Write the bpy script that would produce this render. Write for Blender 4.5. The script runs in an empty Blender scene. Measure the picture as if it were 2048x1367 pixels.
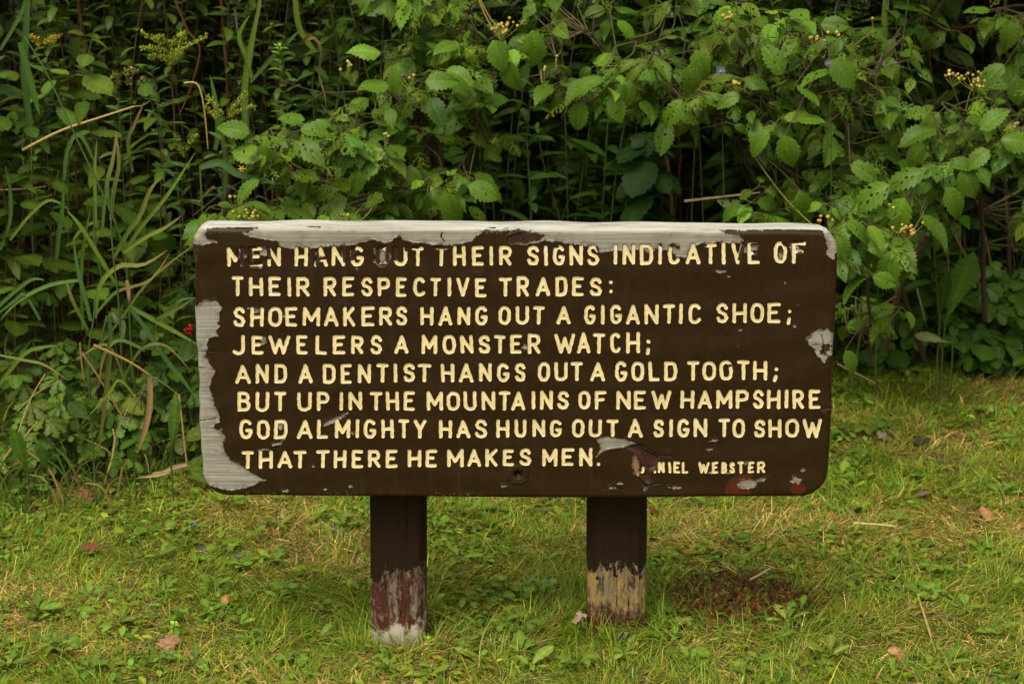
import bpy, math, random
import numpy as np
from math import radians as RAD, sin, cos, pi

# ------------------------------------------------------------------ camera, sky, sun, exposure
PITCH, FPX, CAMY, CAMZ = RAD(16.5), 4600.0, -3.80, 1.72
SC = bpy.context.scene
COL = SC.collection
cam = bpy.data.cameras.new("camera"); cam_o = bpy.data.objects.new("camera", cam); COL.objects.link(cam_o)
cam_o.location = (0, CAMY, CAMZ); cam_o.rotation_euler = (RAD(90) - PITCH, 0, 0)
cam.sensor_width = 36.0; cam.lens = FPX / 2048 * 36.0; cam.clip_start = 0.05; cam.clip_end = 400
cam.dof.use_dof = True; cam.dof.focus_distance = 4.0; cam.dof.aperture_fstop = 10.0
SC.camera = cam_o

SUN_EL, SUN_AZ = RAD(58), RAD(205)          # soft light from high up, a little behind the camera
world = bpy.data.worlds.new("World"); SC.world = world; world.use_nodes = True
wt = world.node_tree; wt.nodes.clear()
sky = wt.nodes.new("ShaderNodeTexSky"); sky.sky_type = 'NISHITA'; sky.sun_disc = False
sky.sun_elevation = SUN_EL; sky.sun_rotation = SUN_AZ; sky.air_density = 1.0; sky.dust_density = 4.0
hs = wt.nodes.new("ShaderNodeHueSaturation"); hs.inputs['Saturation'].default_value = 0.12
tint = wt.nodes.new("ShaderNodeMix"); tint.data_type = 'RGBA'; tint.blend_type = 'MULTIPLY'
tint.inputs[0].default_value = 1.0; tint.inputs[7].default_value = (1.0, 0.94, 0.77, 1)   # white overcast, warm
bg = wt.nodes.new("ShaderNodeBackground"); bg.inputs['Strength'].default_value = 0.13
wo = wt.nodes.new("ShaderNodeOutputWorld")
wt.links.new(sky.outputs[0], hs.inputs['Color']); wt.links.new(hs.outputs[0], tint.inputs[6])
wt.links.new(tint.outputs[2], bg.inputs[0]); wt.links.new(bg.outputs[0], wo.inputs[0])

sun = bpy.data.lights.new("sun", 'SUN'); sun.energy = 1.2; sun.angle = RAD(28); sun.color = (1.0, 0.94, 0.84)
sun_o = bpy.data.objects.new("sun", sun); COL.objects.link(sun_o)
# azimuth measured like the sky's: clockwise from +Y
sd = np.array([sin(SUN_AZ) * cos(SUN_EL), cos(SUN_AZ) * cos(SUN_EL), sin(SUN_EL)])
sun_o.rotation_euler = (pi / 2 - SUN_EL, 0, math.atan2(sd[0], -sd[1]))
SC.view_settings.view_transform = 'Standard'; SC.view_settings.look = 'None'
SC.view_settings.exposure = 0.55; SC.view_settings.gamma = 1.0; SC.view_settings.use_curve_mapping = False
SC.cycles.max_bounces = 6; SC.cycles.diffuse_bounces = 4; SC.cycles.glossy_bounces = 2
SC.cycles.transmission_bounces = 3; SC.cycles.transparent_max_bounces = 4

rng = np.random.default_rng(7); random.seed(7)
U = lambda a, b: float(rng.uniform(a, b))

# ------------------------------------------------------------------ measuring: a photo pixel (2048 wide) -> a point of the place
CP, SP = cos(PITCH), sin(PITCH)
def ray(px, py):
    r, s = (px - 1024) / FPX, (py - 683.5) / FPX
    return np.array([r, CP - s * SP, -SP - s * CP])
def at(px, py, y):                      # on the upright plane y
    d = ray(px, py); t = (y - CAMY) / d[1]
    return np.array([d[0] * t, y, CAMZ + d[2] * t])
def on_ground(px, py):
    d = ray(px, py); t = -CAMZ / d[2]; p = np.array([d[0] * t, CAMY + d[1] * t, 0.0])
    p[2] = gz(p[0], p[1]); return p
def project(P):                         # world points -> photo pixels (to know where a plant shows)
    P = np.atleast_2d(P); x = P[:, 0]; y = P[:, 1] - CAMY; z = P[:, 2] - CAMZ
    dep = y * CP - z * SP; dn = -y * SP - z * CP
    return 1024 + FPX * x / dep, 683.5 + FPX * dn / dep
def gz(x, y):
    return 0.012 * np.sin(2.1 * x + 0.7) * np.cos(1.7 * y + 0.3) + 0.006 * np.sin(5.3 * x - 2.2 * y) + 0.02 * np.maximum(0, np.asarray(y) - 1.6)

# ------------------------------------------------------------------ mesh helpers
class Geo:
    def __init__(s): s.V = []; s.Q = []; s.T = []; s.C = []; s.n = 0
    def add(s, V, Q=None, T=None, C=(0.1, 0.1, 0.1)):
        V = np.asarray(V, float).reshape(-1, 3); C = np.asarray(C, float)
        if C.ndim == 1: C = np.tile(C[:3], (len(V), 1))
        if Q is not None and len(Q): s.Q.append(np.asarray(Q, np.int64).reshape(-1, 4) + s.n)
        if T is not None and len(T): s.T.append(np.asarray(T, np.int64).reshape(-1, 3) + s.n)
        s.V.append(V); s.C.append(C[:, :3]); s.n += len(V)
    def build(s, name, mat, parent=None, smooth=True, attrs=None, origin=None):
        V = np.concatenate(s.V) if s.V else np.zeros((0, 3)); C = np.concatenate(s.C) if s.C else np.zeros((0, 3))
        if origin is not None: V = V - np.asarray(origin, float)
        Q = np.concatenate(s.Q) if s.Q else np.zeros((0, 4), np.int64)
        T = np.concatenate(s.T) if s.T else np.zeros((0, 3), np.int64)
        me = bpy.data.meshes.new(name)
        me.vertices.add(len(V)); me.vertices.foreach_set("co", V.astype(np.float32).ravel())
        li = np.concatenate([Q.ravel(), T.ravel()]).astype(np.int32)
        me.loops.add(len(li)); me.loops.foreach_set("vertex_index", li)
        npol = len(Q) + len(T); me.polygons.add(npol)
        ls = np.concatenate([np.arange(len(Q)) * 4, len(Q) * 4 + np.arange(len(T)) * 3]).astype(np.int32)
        me.polygons.foreach_set("loop_start", ls)
        me.polygons.foreach_set("use_smooth", np.full(npol, bool(smooth)))
        me.update(calc_edges=True)
        a = me.color_attributes.new("Col", 'FLOAT_COLOR', 'POINT')
        a.data.foreach_set("color", np.concatenate([C, np.ones((len(C), 1))], 1).astype(np.float32).ravel())
        if attrs:
            for k, v in attrs.items():
                b = me.attributes.new(k, 'FLOAT', 'POINT'); b.data.foreach_set("value", np.asarray(v, np.float32))
        me.materials.append(mat); me.validate()
        o = bpy.data.objects.new(name, me); COL.objects.link(o)
        if parent is not None: o.parent = parent
        if origin is not None and parent is None: o.location = origin
        return o

def nrm(v):
    v = np.asarray(v, float); return v / np.maximum(np.linalg.norm(v, axis=-1, keepdims=True), 1e-9)

def smooth_path(P, n):
    P = np.asarray(P, float)
    if len(P) == 2: return P[0] + (P[1] - P[0]) * np.linspace(0, 1, n)[:, None]
    t = np.linspace(0, len(P) - 1, n); i = np.clip(t.astype(int), 0, len(P) - 2); f = (t - i)[:, None]
    p0 = P[np.maximum(i - 1, 0)]; p1 = P[i]; p2 = P[i + 1]; p3 = P[np.minimum(i + 2, len(P) - 1)]
    return 0.5 * (2 * p1 + (p2 - p0) * f + (2 * p0 - 5 * p1 + 4 * p2 - p3) * f**2 + (3 * p1 - p0 - 3 * p2 + p3) * f**3)

def tube(g, P, r0, r1, col, sides=5, n=None, col2=None):
    P = smooth_path(P, n or max(2, 5 * (len(P) - 1))); m = len(P)
    T = nrm(np.gradient(P, axis=0)); ref = np.array([0.0, 0, 1]) if abs(T[0][2]) < .8 else np.array([1.0, 0, 0])
    X = nrm(np.cross(T, ref)); Y = np.cross(T, X); R = np.linspace(r0, r1, m)
    a = np.linspace(0, 2 * pi, sides, endpoint=False)
    V = P[:, None] + R[:, None, None] * (np.cos(a)[None, :, None] * X[:, None] + np.sin(a)[None, :, None] * Y[:, None])
    idx = np.arange(m * sides).reshape(m, sides)
    Q = np.stack([idx[:-1], np.roll(idx[:-1], -1, 1), np.roll(idx[1:], -1, 1), idx[1:]], -1).reshape(-1, 4)
    c = np.asarray(col, float)[None] if col2 is None else np.asarray(col, float) + (np.asarray(col2, float) - np.asarray(col, float)) * np.linspace(0, 1, m)[:, None]
    C = np.repeat(np.broadcast_to(c, (m, 3)), sides, 0)
    tip = P[-1] + T[-1] * r1
    g.add(np.concatenate([V.reshape(-1, 3), [tip]]), Q, [[idx[-1][k], idx[-1][(k + 1) % sides], m * sides] for k in range(sides)],
          np.concatenate([C, C[-1:]]))

def ribbon(g, P, w, nref, col, n=9, fold=0.25, col2=None, tipw=0.05, basew=0.75):
    """a grass blade / dry strap leaf along a path, folded along its midrib"""
    P = smooth_path(P, n); T = nrm(np.gradient(P, axis=0)); N = np.broadcast_to(np.asarray(nref, float), P.shape)
    X = nrm(np.cross(T, N)); Z = np.cross(X, T); t = np.linspace(0, 1, n)
    W = w * np.minimum(basew + (1 - basew) * t * 3, 1) * np.where(t > .55, np.maximum(1 - ((t - .55) / .45) ** 1.6, tipw), 1)
    V = np.stack([P - X * W[:, None] / 2 + Z * (fold * W)[:, None] / 2, P, P + X * W[:, None] / 2 + Z * (fold * W)[:, None] / 2], 1)
    idx = np.arange(n * 3).reshape(n, 3); Q = []
    for k in (0, 1): Q.append(np.stack([idx[:-1, k], idx[:-1, k + 1], idx[1:, k + 1], idx[1:, k]], -1))
    col = np.asarray(col, float); c2 = col if col2 is None else np.asarray(col2, float)
    C = np.repeat(col + (c2 - col) * (t ** 1.5)[:, None], 3, 0); C = C.reshape(n, 3, 3); C[:, 1] *= 1.25
    g.add(V.reshape(-1, 3), np.concatenate(Q), None, C.reshape(-1, 3))

# ------------------------------------------------------------------ leaf templates: (verts, quads, per-vertex tone)
def leaf_tmpl(shape, veins=8, half=3, teeth=0.0, pleat=0.0, droop=0.2, curl=0.15, cup=0.1, slant=0.2, holes=0.0, seed=0, hole_len=(1, 3)):
    r = np.random.default_rng(seed); ny = veins * 2; t = np.linspace(0, 1, ny + 1); s = np.linspace(-1, 1, 2 * half + 1)
    Tt, Ss = np.meshgrid(t, s, indexing='ij'); w = shape(t)[:, None]
    edge = (np.abs(Ss) > .99); row = np.arange(ny + 1)[:, None] % 2 == 0
    tooth = np.where(edge, np.where(row, teeth, -teeth), 0.0)
    X = Ss * w * (1 + tooth) + r.normal(0, .006, Ss.shape) * (w > .02); Y = Tt + slant * np.abs(Ss) * np.sin(pi * Tt) ** .8 * (1 - .5 * Tt) + np.where(edge & row, teeth * .12, 0)
    Z = -droop * Tt ** 2 - curl * (np.abs(Ss) * w) ** 1.4 * 1.6 + cup * np.abs(Ss) * w + np.where(row, -1, 1) * pleat * np.minimum(1, w * 5) * (1 - 0.4 * np.abs(Ss))
    Z = Z + r.normal(0, .004, Z.shape) + 0.03 * np.sin(3 * Tt + r.uniform(0, 6)) * Ss
    V = np.stack([X, Y, Z], -1).reshape(-1, 3)
    tone = np.where(np.abs(Ss) < .01, 0.35, np.where(row, 0.13, -0.08)) * np.ones_like(Ss)
    idx = np.arange(V.shape[0]).reshape(Ss.shape)
    Q = np.stack([idx[:-1, :-1], idx[:-1, 1:], idx[1:, 1:], idx[1:, :-1]], -1)
    keep = np.ones(Q.shape[:2], bool)
    if holes > 0:
        nh = int(holes * ny * 2)
        for _ in range(nh):
            i = int(r.integers(1, ny - 1)); side = r.integers(0, 2); L = int(r.integers(hole_len[0], hole_len[1] + 1)); j0 = int(r.integers(0, max(1, half - L + 1)))
            for j in range(j0, min(half, j0 + L)):
                keep[i, half + j if side else half - 1 - j] = False
    return V, Q[keep].reshape(-1, 4), tone.ravel()

def ovate(wm, peak=.36):
    a = .52; b = a * (1 - peak) / peak; top = peak ** a * (1 - peak) ** b
    return lambda t: wm * np.clip(t, 0, 1) ** a * np.clip(1 - t, 0, 1) ** b / top + .002
def obovate(wm, stalk=.05):
    return lambda t: np.maximum(wm * np.sin(pi * np.clip(t, 0, 1) ** 1.7) ** .8, stalk * (t < .9) * np.minimum(1, (1 - t) * 3) * .4 + .002)

VIB = [leaf_tmpl(ovate(U(.30, .38), U(.3, .4)), 8, 6, .095, .015, U(.1, .9), U(.1, 1.0), U(.1, .7), .2, h, 10 + i, (1, 2)) for i, h in enumerate([0, 0, .05, .15, 0, .3, .7, 1.2])]
VIBLACE = [leaf_tmpl(ovate(.36), 10, 6, .14, .012, U(.2, .9), U(.3, 1.0), U(.1, .5), .2, h, 40 + i, (1, 4)) for i, h in enumerate([1.5, 2.0, 2.6])]
BROAD = [leaf_tmpl(ovate(.34, .4), 6, 2, .05, .008, U(.1, .4), .2, .1, .2, 0, 60 + i) for i in range(3)]
LANCE = [leaf_tmpl(ovate(.15, .4), 4, 1, .0, .0, U(.1, .6), .0, .25, .05, 0, 70 + i) for i in range(4)]
OVAL = [leaf_tmpl(ovate(.23, .45), 4, 1, .0, .0, U(.1, .5), .0, .2, .08, 0, 80 + i) for i in range(3)]
OBOV = [leaf_tmpl(obovate(w), 5, 2, .03, .006, U(.1, .45), .1, .15, .05, h, 90 + i) for i, (w, h) in enumerate([(.17, 0), (.22, 0), (.13, 0), (.2, .1)])]
ROUND = [leaf_tmpl(ovate(.50, .45), 5, 2, .05, .006, .2, .1, .25, .02, 0, 100 + i) for i in range(2)]
TINY = [leaf_tmpl(ovate(.25, .45), 2, 1, .0, .0, .3, .0, .2, .05, 0, 110 + i) for i in range(3)]

def merge(parts):
    V, Q, T = [], [], []; n = 0
    for (v, q, t) in parts: V.append(v); Q.append(q + n); T.append(t); n += len(v)
    return np.concatenate(V), np.concatenate(Q), np.concatenate(T)
def xf(tm, R, p=(0, 0, 0), s=1.0):
    return (tm[0] * s) @ np.asarray(R, float).T + np.asarray(p, float), tm[1], tm[2]
def rz(a): return np.array([[cos(a), -sin(a), 0], [sin(a), cos(a), 0], [0, 0, 1.0]])
def rx(a): return np.array([[1, 0, 0], [0, cos(a), -sin(a)], [0, sin(a), cos(a)]])
def palm(leaflets, tmpl, s0=.6, base=.12):
    """a compound leaf: leaflets fan out from one point at the tip of the stalk"""
    return merge([xf(tmpl[i % len(tmpl)], rz(a) @ rx(U(-.25, .05)), (0, base, 0), sc) for i, (a, sc) in enumerate(leaflets)])
LOBE = [leaf_tmpl(lambda t: .30 * np.clip(t, 0, 1) ** .8 * np.where(t > .72, 1 - ((t - .72) / .28) ** 2 * .8, 1) + .01, 4, 2, .22, .01, .25, .1, .1, .1, 0, 130 + i) for i in range(2)]
BUTTER = [palm([(0, .85), (.8, .75), (-.8, .75), (1.55, .6), (-1.55, .6)], LOBE) for _ in range(3)]
TREFOIL = [palm([(0, .8), (1.25, .72), (-1.25, .72)], BROAD) for _ in range(3)]
CLOVER = [palm([(0, .6), (2.0, .6), (-2.0, .6)], [ROUND[0]]) for _ in range(2)]
CREEPER = [palm([(0, .85), (.75, .78), (-.75, .78), (1.5, .6), (-1.5, .6)], BROAD) for _ in range(3)]

def place(g, tm, P, A, N, S, C, vein=1.0, wx=1.0):
    """many copies of one leaf template into a mesh: positions, axes, normals, sizes, colours"""
    P = np.atleast_2d(np.asarray(P, float)); n = len(P)
    A = nrm(np.broadcast_to(np.asarray(A, float), (n, 3))); N = np.broadcast_to(np.asarray(N, float), (n, 3))
    Z = nrm(N - (N * A).sum(1, keepdims=True) * A + 1e-6); X = np.cross(A, Z)
    S = np.broadcast_to(np.asarray(S, float), (n,)); C = np.broadcast_to(np.asarray(C, float), (n, 3))
    tv, tq, tt = tm; m = len(tv)
    V = P[:, None] + S[:, None, None] * (tv[None, :, :1] * wx * X[:, None] + tv[None, :, 1:2] * A[:, None] + tv[None, :, 2:] * Z[:, None])
    Q = tq[None] + (np.arange(n) * m)[:, None, None]
    CC = C[:, None] * (1 + vein * tt[None, :, None] * np.array([1.3, 1.0, 1.0]))
    g.add(V.reshape(-1, 3), Q.reshape(-1, 4), None, CC.reshape(-1, 3))
def place_mix(g, tms, P, A, N, S, C, vein=1.0):
    P = np.atleast_2d(P); n = len(P); k = rng.integers(0, len(tms), n)
    A = np.broadcast_to(np.asarray(A, float), (n, 3)); N = np.broadcast_to(np.asarray(N, float), (n, 3))
    S = np.broadcast_to(np.asarray(S, float), (n,)); C = np.broadcast_to(np.asarray(C, float), (n, 3))
    for i, tm in enumerate(tms):
        q = k == i
        if q.any(): place(g, tm, P[q], A[q], N[q], S[q], C[q], vein)
def tints(base, n, dv=.25, dh=.15):
    c = np.tile(np.asarray(base, float), (n, 1)) * np.exp(rng.normal(0, dv, (n, 1))); c[:, 0] *= np.exp(rng.normal(0, dh, n)); return c

# ------------------------------------------------------------------ things, parts, copies
def tag(o, label=None, cat=None, group=None, kind=None):
    if label: o['label'] = label
    if cat: o['category'] = cat
    if group: o['group'] = group
    if kind: o['kind'] = kind
    return o
def thing(name, label, cat, loc=(0, 0, 0), group=None):
    o = bpy.data.objects.new(name, None); COL.objects.link(o); o.location = tuple(float(v) for v in loc); o.empty_display_size = .05
    return tag(o, label, cat, group)
def dup(root, loc, rotz=0.0, scale=1.0, label=None, tilt=(0, 0)):
    r = root.copy(); COL.objects.link(r); r.location = tuple(float(v) for v in loc); r.rotation_euler = (tilt[0], tilt[1], rotz); r.scale = (scale,) * 3
    if label: r['label'] = label
    for ch in root.children:
        c = ch.copy(); COL.objects.link(c); c.parent = r
        for gch in ch.children:
            d = gch.copy(); COL.objects.link(d); d.parent = c
    return r

# ------------------------------------------------------------------ materials
class NT:
    def __init__(s, name):
        s.m = bpy.data.materials.new(name); s.m.use_nodes = True; s.t = s.m.node_tree; s.t.nodes.clear()
    def n(s, typ, **kw):
        nd = s.t.nodes.new(typ)
        for k, v in kw.items(): setattr(nd, k, v)
        return nd
    def set(s, sock, v):
        if isinstance(v, bpy.types.NodeSocket): s.t.links.new(v, sock)
        elif isinstance(v, (tuple, list)) and len(v) == 3 and sock.type == 'RGBA': sock.default_value = (*v, 1)
        else: sock.default_value = v
    def attr(s, name, out='Fac'): return s.n('ShaderNodeAttribute', attribute_name=name).outputs[out]
    def obj(s, scale=(1, 1, 1)):
        c = s.n('ShaderNodeTexCoord'); m = s.n('ShaderNodeMapping'); s.t.links.new(c.outputs['Object'], m.inputs[0]); m.inputs['Scale'].default_value = scale
        return m.outputs[0]
    def noise(s, vec, scale, detail=4, rough=.6, dist=0):
        k = s.n('ShaderNodeTexNoise'); s.t.links.new(vec, k.inputs['Vector']); k.inputs['Scale'].default_value = scale
        k.inputs['Detail'].default_value = detail; k.inputs['Roughness'].default_value = rough; k.inputs['Distortion'].default_value = dist
        return k.outputs['Fac']
    def math(s, op, a, b=0.0, clamp=False):
        k = s.n('ShaderNodeMath', operation=op, use_clamp=clamp); s.set(k.inputs[0], a); s.set(k.inputs[1], b); return k.outputs[0]
    def ramp(s, fac, lo, hi):
        k = s.n('ShaderNodeMapRange'); k.clamp = True; s.set(k.inputs['Value'], fac); k.inputs['From Min'].default_value = lo; k.inputs['From Max'].default_value = hi
        return k.outputs['Result']
    def mix(s, f, a, b, typ='MIX'):
        k = s.n('ShaderNodeMix', data_type='RGBA', blend_type=typ); s.set(k.inputs[0], f); s.set(k.inputs[6], a); s.set(k.inputs[7], b); return k.outputs[2]
    def bump(s, h, strength, dist=.001):
        k = s.n('ShaderNodeBump'); k.inputs['Strength'].default_value = strength; k.inputs['Distance'].default_value = dist; s.t.links.new(h, k.inputs['Height']); return k.outputs[0]
    def pbsdf(s, col, rough=.5, spec=.5, normal=None):
        p = s.n('ShaderNodeBsdfPrincipled'); s.set(p.inputs['Base Color'], col); s.set(p.inputs['Roughness'], rough); s.set(p.inputs['Specular IOR Level'], spec)
        if normal is not None: s.t.links.new(normal, p.inputs['Normal'])
        return p.outputs[0]
    def out(s, sh):
        o = s.n('ShaderNodeOutputMaterial'); s.t.links.new(sh, o.inputs[0]); return s.m

def leaf_mat(name, rough, trans, spec=.4):
    t = NT(name); c = t.attr('Col', 'Color'); v = t.obj()
    n1 = t.noise(v, 90, 3); c2 = t.mix(1.0, c, t.mix(n1, (.7, .72, .6), (1.3, 1.25, 1.2)), 'MULTIPLY')
    p = t.pbsdf(c2, rough, spec); tr = t.n('ShaderNodeBsdfTranslucent'); t.set(tr.inputs[0], t.mix(1.0, c2, (1.3, 1.25, .5), 'MULTIPLY'))
    m = t.n('ShaderNodeMixShader'); m.inputs[0].default_value = trans; t.t.links.new(p, m.inputs[1]); t.t.links.new(tr.outputs[0], m.inputs[2])
    return t.out(m.outputs[0])
M_LEAF = leaf_mat('leaf', .45, .24, .25)
M_GRASS = leaf_mat('grass_blade', .6, .3, .25)
def plain_mat(name, rough, spec=.3, bumpy=0):
    t = NT(name); c = t.attr('Col', 'Color'); n1 = t.noise(t.obj(), 160, 4)
    c2 = t.mix(1.0, c, t.mix(n1, (.55, .55, .55), (1.4, 1.4, 1.4)), 'MULTIPLY')
    return t.out(t.pbsdf(c2, rough, spec, t.bump(n1, .4, .001) if bumpy else None))
M_STEM = plain_mat('bark', .7, .25, 1)
M_DRY = plain_mat('dry_leaf', .75, .2, 1)
M_BERRY = plain_mat('berry', .35, .5)

# ================================================================== ground
t = NT('soil'); v = t.obj(); n1 = t.noise(v, 3.0, 5); n2 = t.noise(v, 55, 5, .7)
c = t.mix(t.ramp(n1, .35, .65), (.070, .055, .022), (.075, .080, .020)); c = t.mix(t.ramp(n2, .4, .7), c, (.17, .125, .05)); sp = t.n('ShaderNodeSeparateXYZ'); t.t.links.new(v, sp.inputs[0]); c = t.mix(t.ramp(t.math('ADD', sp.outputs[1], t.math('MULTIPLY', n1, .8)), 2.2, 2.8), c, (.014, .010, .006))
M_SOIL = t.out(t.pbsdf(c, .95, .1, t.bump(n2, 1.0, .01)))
g = Geo()
xs = np.concatenate([[-150, -60, -20, -8], np.linspace(-4, 4, 120), [8, 20, 60, 150]]); ys = np.concatenate([[-100, -30, -10, -5], np.linspace(-3, 7, 150), [12, 25, 60, 150]])
X, Y = np.meshgrid(xs, ys, indexing='ij'); Z = np.where((np.abs(X) < 6) & (np.abs(Y) < 9), gz(X, np.clip(Y, -9, 6)), 0.0) + np.where(Y > 7.5, .09, 0)
i = np.arange(X.size).reshape(X.shape)
g.add(np.stack([X, Y, Z], -1).reshape(-1, 3), np.stack([i[:-1, :-1], i[1:, :-1], i[1:, 1:], i[:-1, 1:]], -1).reshape(-1, 4))
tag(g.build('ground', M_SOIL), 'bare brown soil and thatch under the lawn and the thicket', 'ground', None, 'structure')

# ================================================================== the wooden sign
BT = 0.060                                                  # board thickness; its front lies on the plane y = 0
def bp(px, py):
    p = at(px, py, 0.0); return np.array([p[0], p[2]])
MM = 1000.0
# --- stroke lettering measured letter by letter: left and right edges in enlarged crops of the photo
K = 2048 / 600
def arc(cx, cy, rx_, ry_, a0, a1, n=14, e=1.0):
    a = np.radians(np.linspace(a0, a1, n)); c, s_ = np.cos(a), np.sin(a)
    return [(cx + rx_ * np.sign(q) * abs(q) ** e, cy + ry_ * np.sign(w) * abs(w) ** e) for q, w in zip(c, s_)]
SCURVE = [(.96, .80), (.80, .96), (.5, 1), (.2, .95), (.03, .76), (.18, .58), (.5, .51), (.84, .42), (.98, .23), (.82, .04), (.5, 0), (.18, .04), (.02, .2)]
GL = {
 'A': [[(0, 0), (.5, 1), (1, 0)], [(.17, .30), (.83, .30)]],
 'B': [[(0, 0), (0, 1)], [(0, 1), (.5, 1)] + arc(.55, .77, .38, .23, 90, -90, 8) + [(0, .54)], [(.5, .54)] + arc(.6, .27, .40, .27, 90, -90, 8) + [(0, 0)]],
 'C': [arc(.5, .5, .5, .5, 40, 320, 24, .8)],
 'D': [[(0, 0), (0, 1), (.45, 1)] + arc(.5, .5, .5, .5, 80, -80, 14, .75) + [(.45, 0), (0, 0)]],
 'E': [[(1, 1), (0, 1), (0, 0), (1, 0)], [(0, .53), (.72, .53)]],
 'F': [[(1, 1), (0, 1), (0, 0)], [(0, .55), (.75, .55)]],
 'G': [arc(.5, .5, .5, .5, 42, 350, 26, .8) + [(1, .42), (.62, .42)]],
 'H': [[(0, 0), (0, 1)], [(1, 0), (1, 1)], [(0, .5), (1, .5)]],
 'I': [[(.5, 0), (.5, 1)]],
 'J': [[(.95, 1), (.95, .25), (.85, .06), (.6, 0), (.3, .0), (0, .1)]],
 'K': [[(0, 0), (0, 1)], [(1, 1), (.05, .42)], [(.32, .58), (1, 0)]],
 'L': [[(0, 1), (0, 0), (1, 0)]],
 'M': [[(0, 0), (0, 1), (.5, .28), (1, 1), (1, 0)]],
 'N': [[(0, 0), (0, 1), (1, 0), (1, 1)]],
 'O': [arc(.5, .5, .5, .5, 0, 360, 30, .78)],
 'P': [[(0, 0), (0, 1), (.5, 1)] + arc(.6, .73, .40, .27, 90, -90, 9) + [(0, .46)]],
 'R': [[(0, 0), (0, 1), (.5, 1)] + arc(.6, .74, .38, .26, 90, -90, 9) + [(0, .48)], [(.45, .48), (1, 0)]],
 'S': [SCURVE],
 'T': [[(0, 1), (1, 1)], [(.52, 1), (.5, 0)]],
 'U': [[(0, 1), (0, .3)] + arc(.5, .28, .5, .28, 180, 360, 12) + [(1, .3), (1, 1)]],
 'V': [[(0, 1), (.5, 0), (1, 1)]],
 'W': [[(0, 1), (.27, 0), (.5, .8), (.73, 0), (1, 1)]],
 'Y': [[(0, 1), (.48, .45), (1, 1)], [(.48, .45), (.46, 0)]],
 ':': [[(.5, .78), (.5, .80)], [(.5, .2), (.5, .22)]],
 ';': [[(.75, .55), (.75, .57)], [(.55, .12), (.15, -.12)]],
 '.': [[(.5, .0), (.5, .02)]],
 'j': [[(1, 1), (.95, .35), (.7, .05), (.2, 0)]],
}
def seg(ox, oy, yl, yr, *items): return (ox, oy, yl, yr, [(s.split(',')[0], float(s.split(',')[1]), float(s.split(',')[2])) for s in ' '.join(items).split()])
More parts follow.
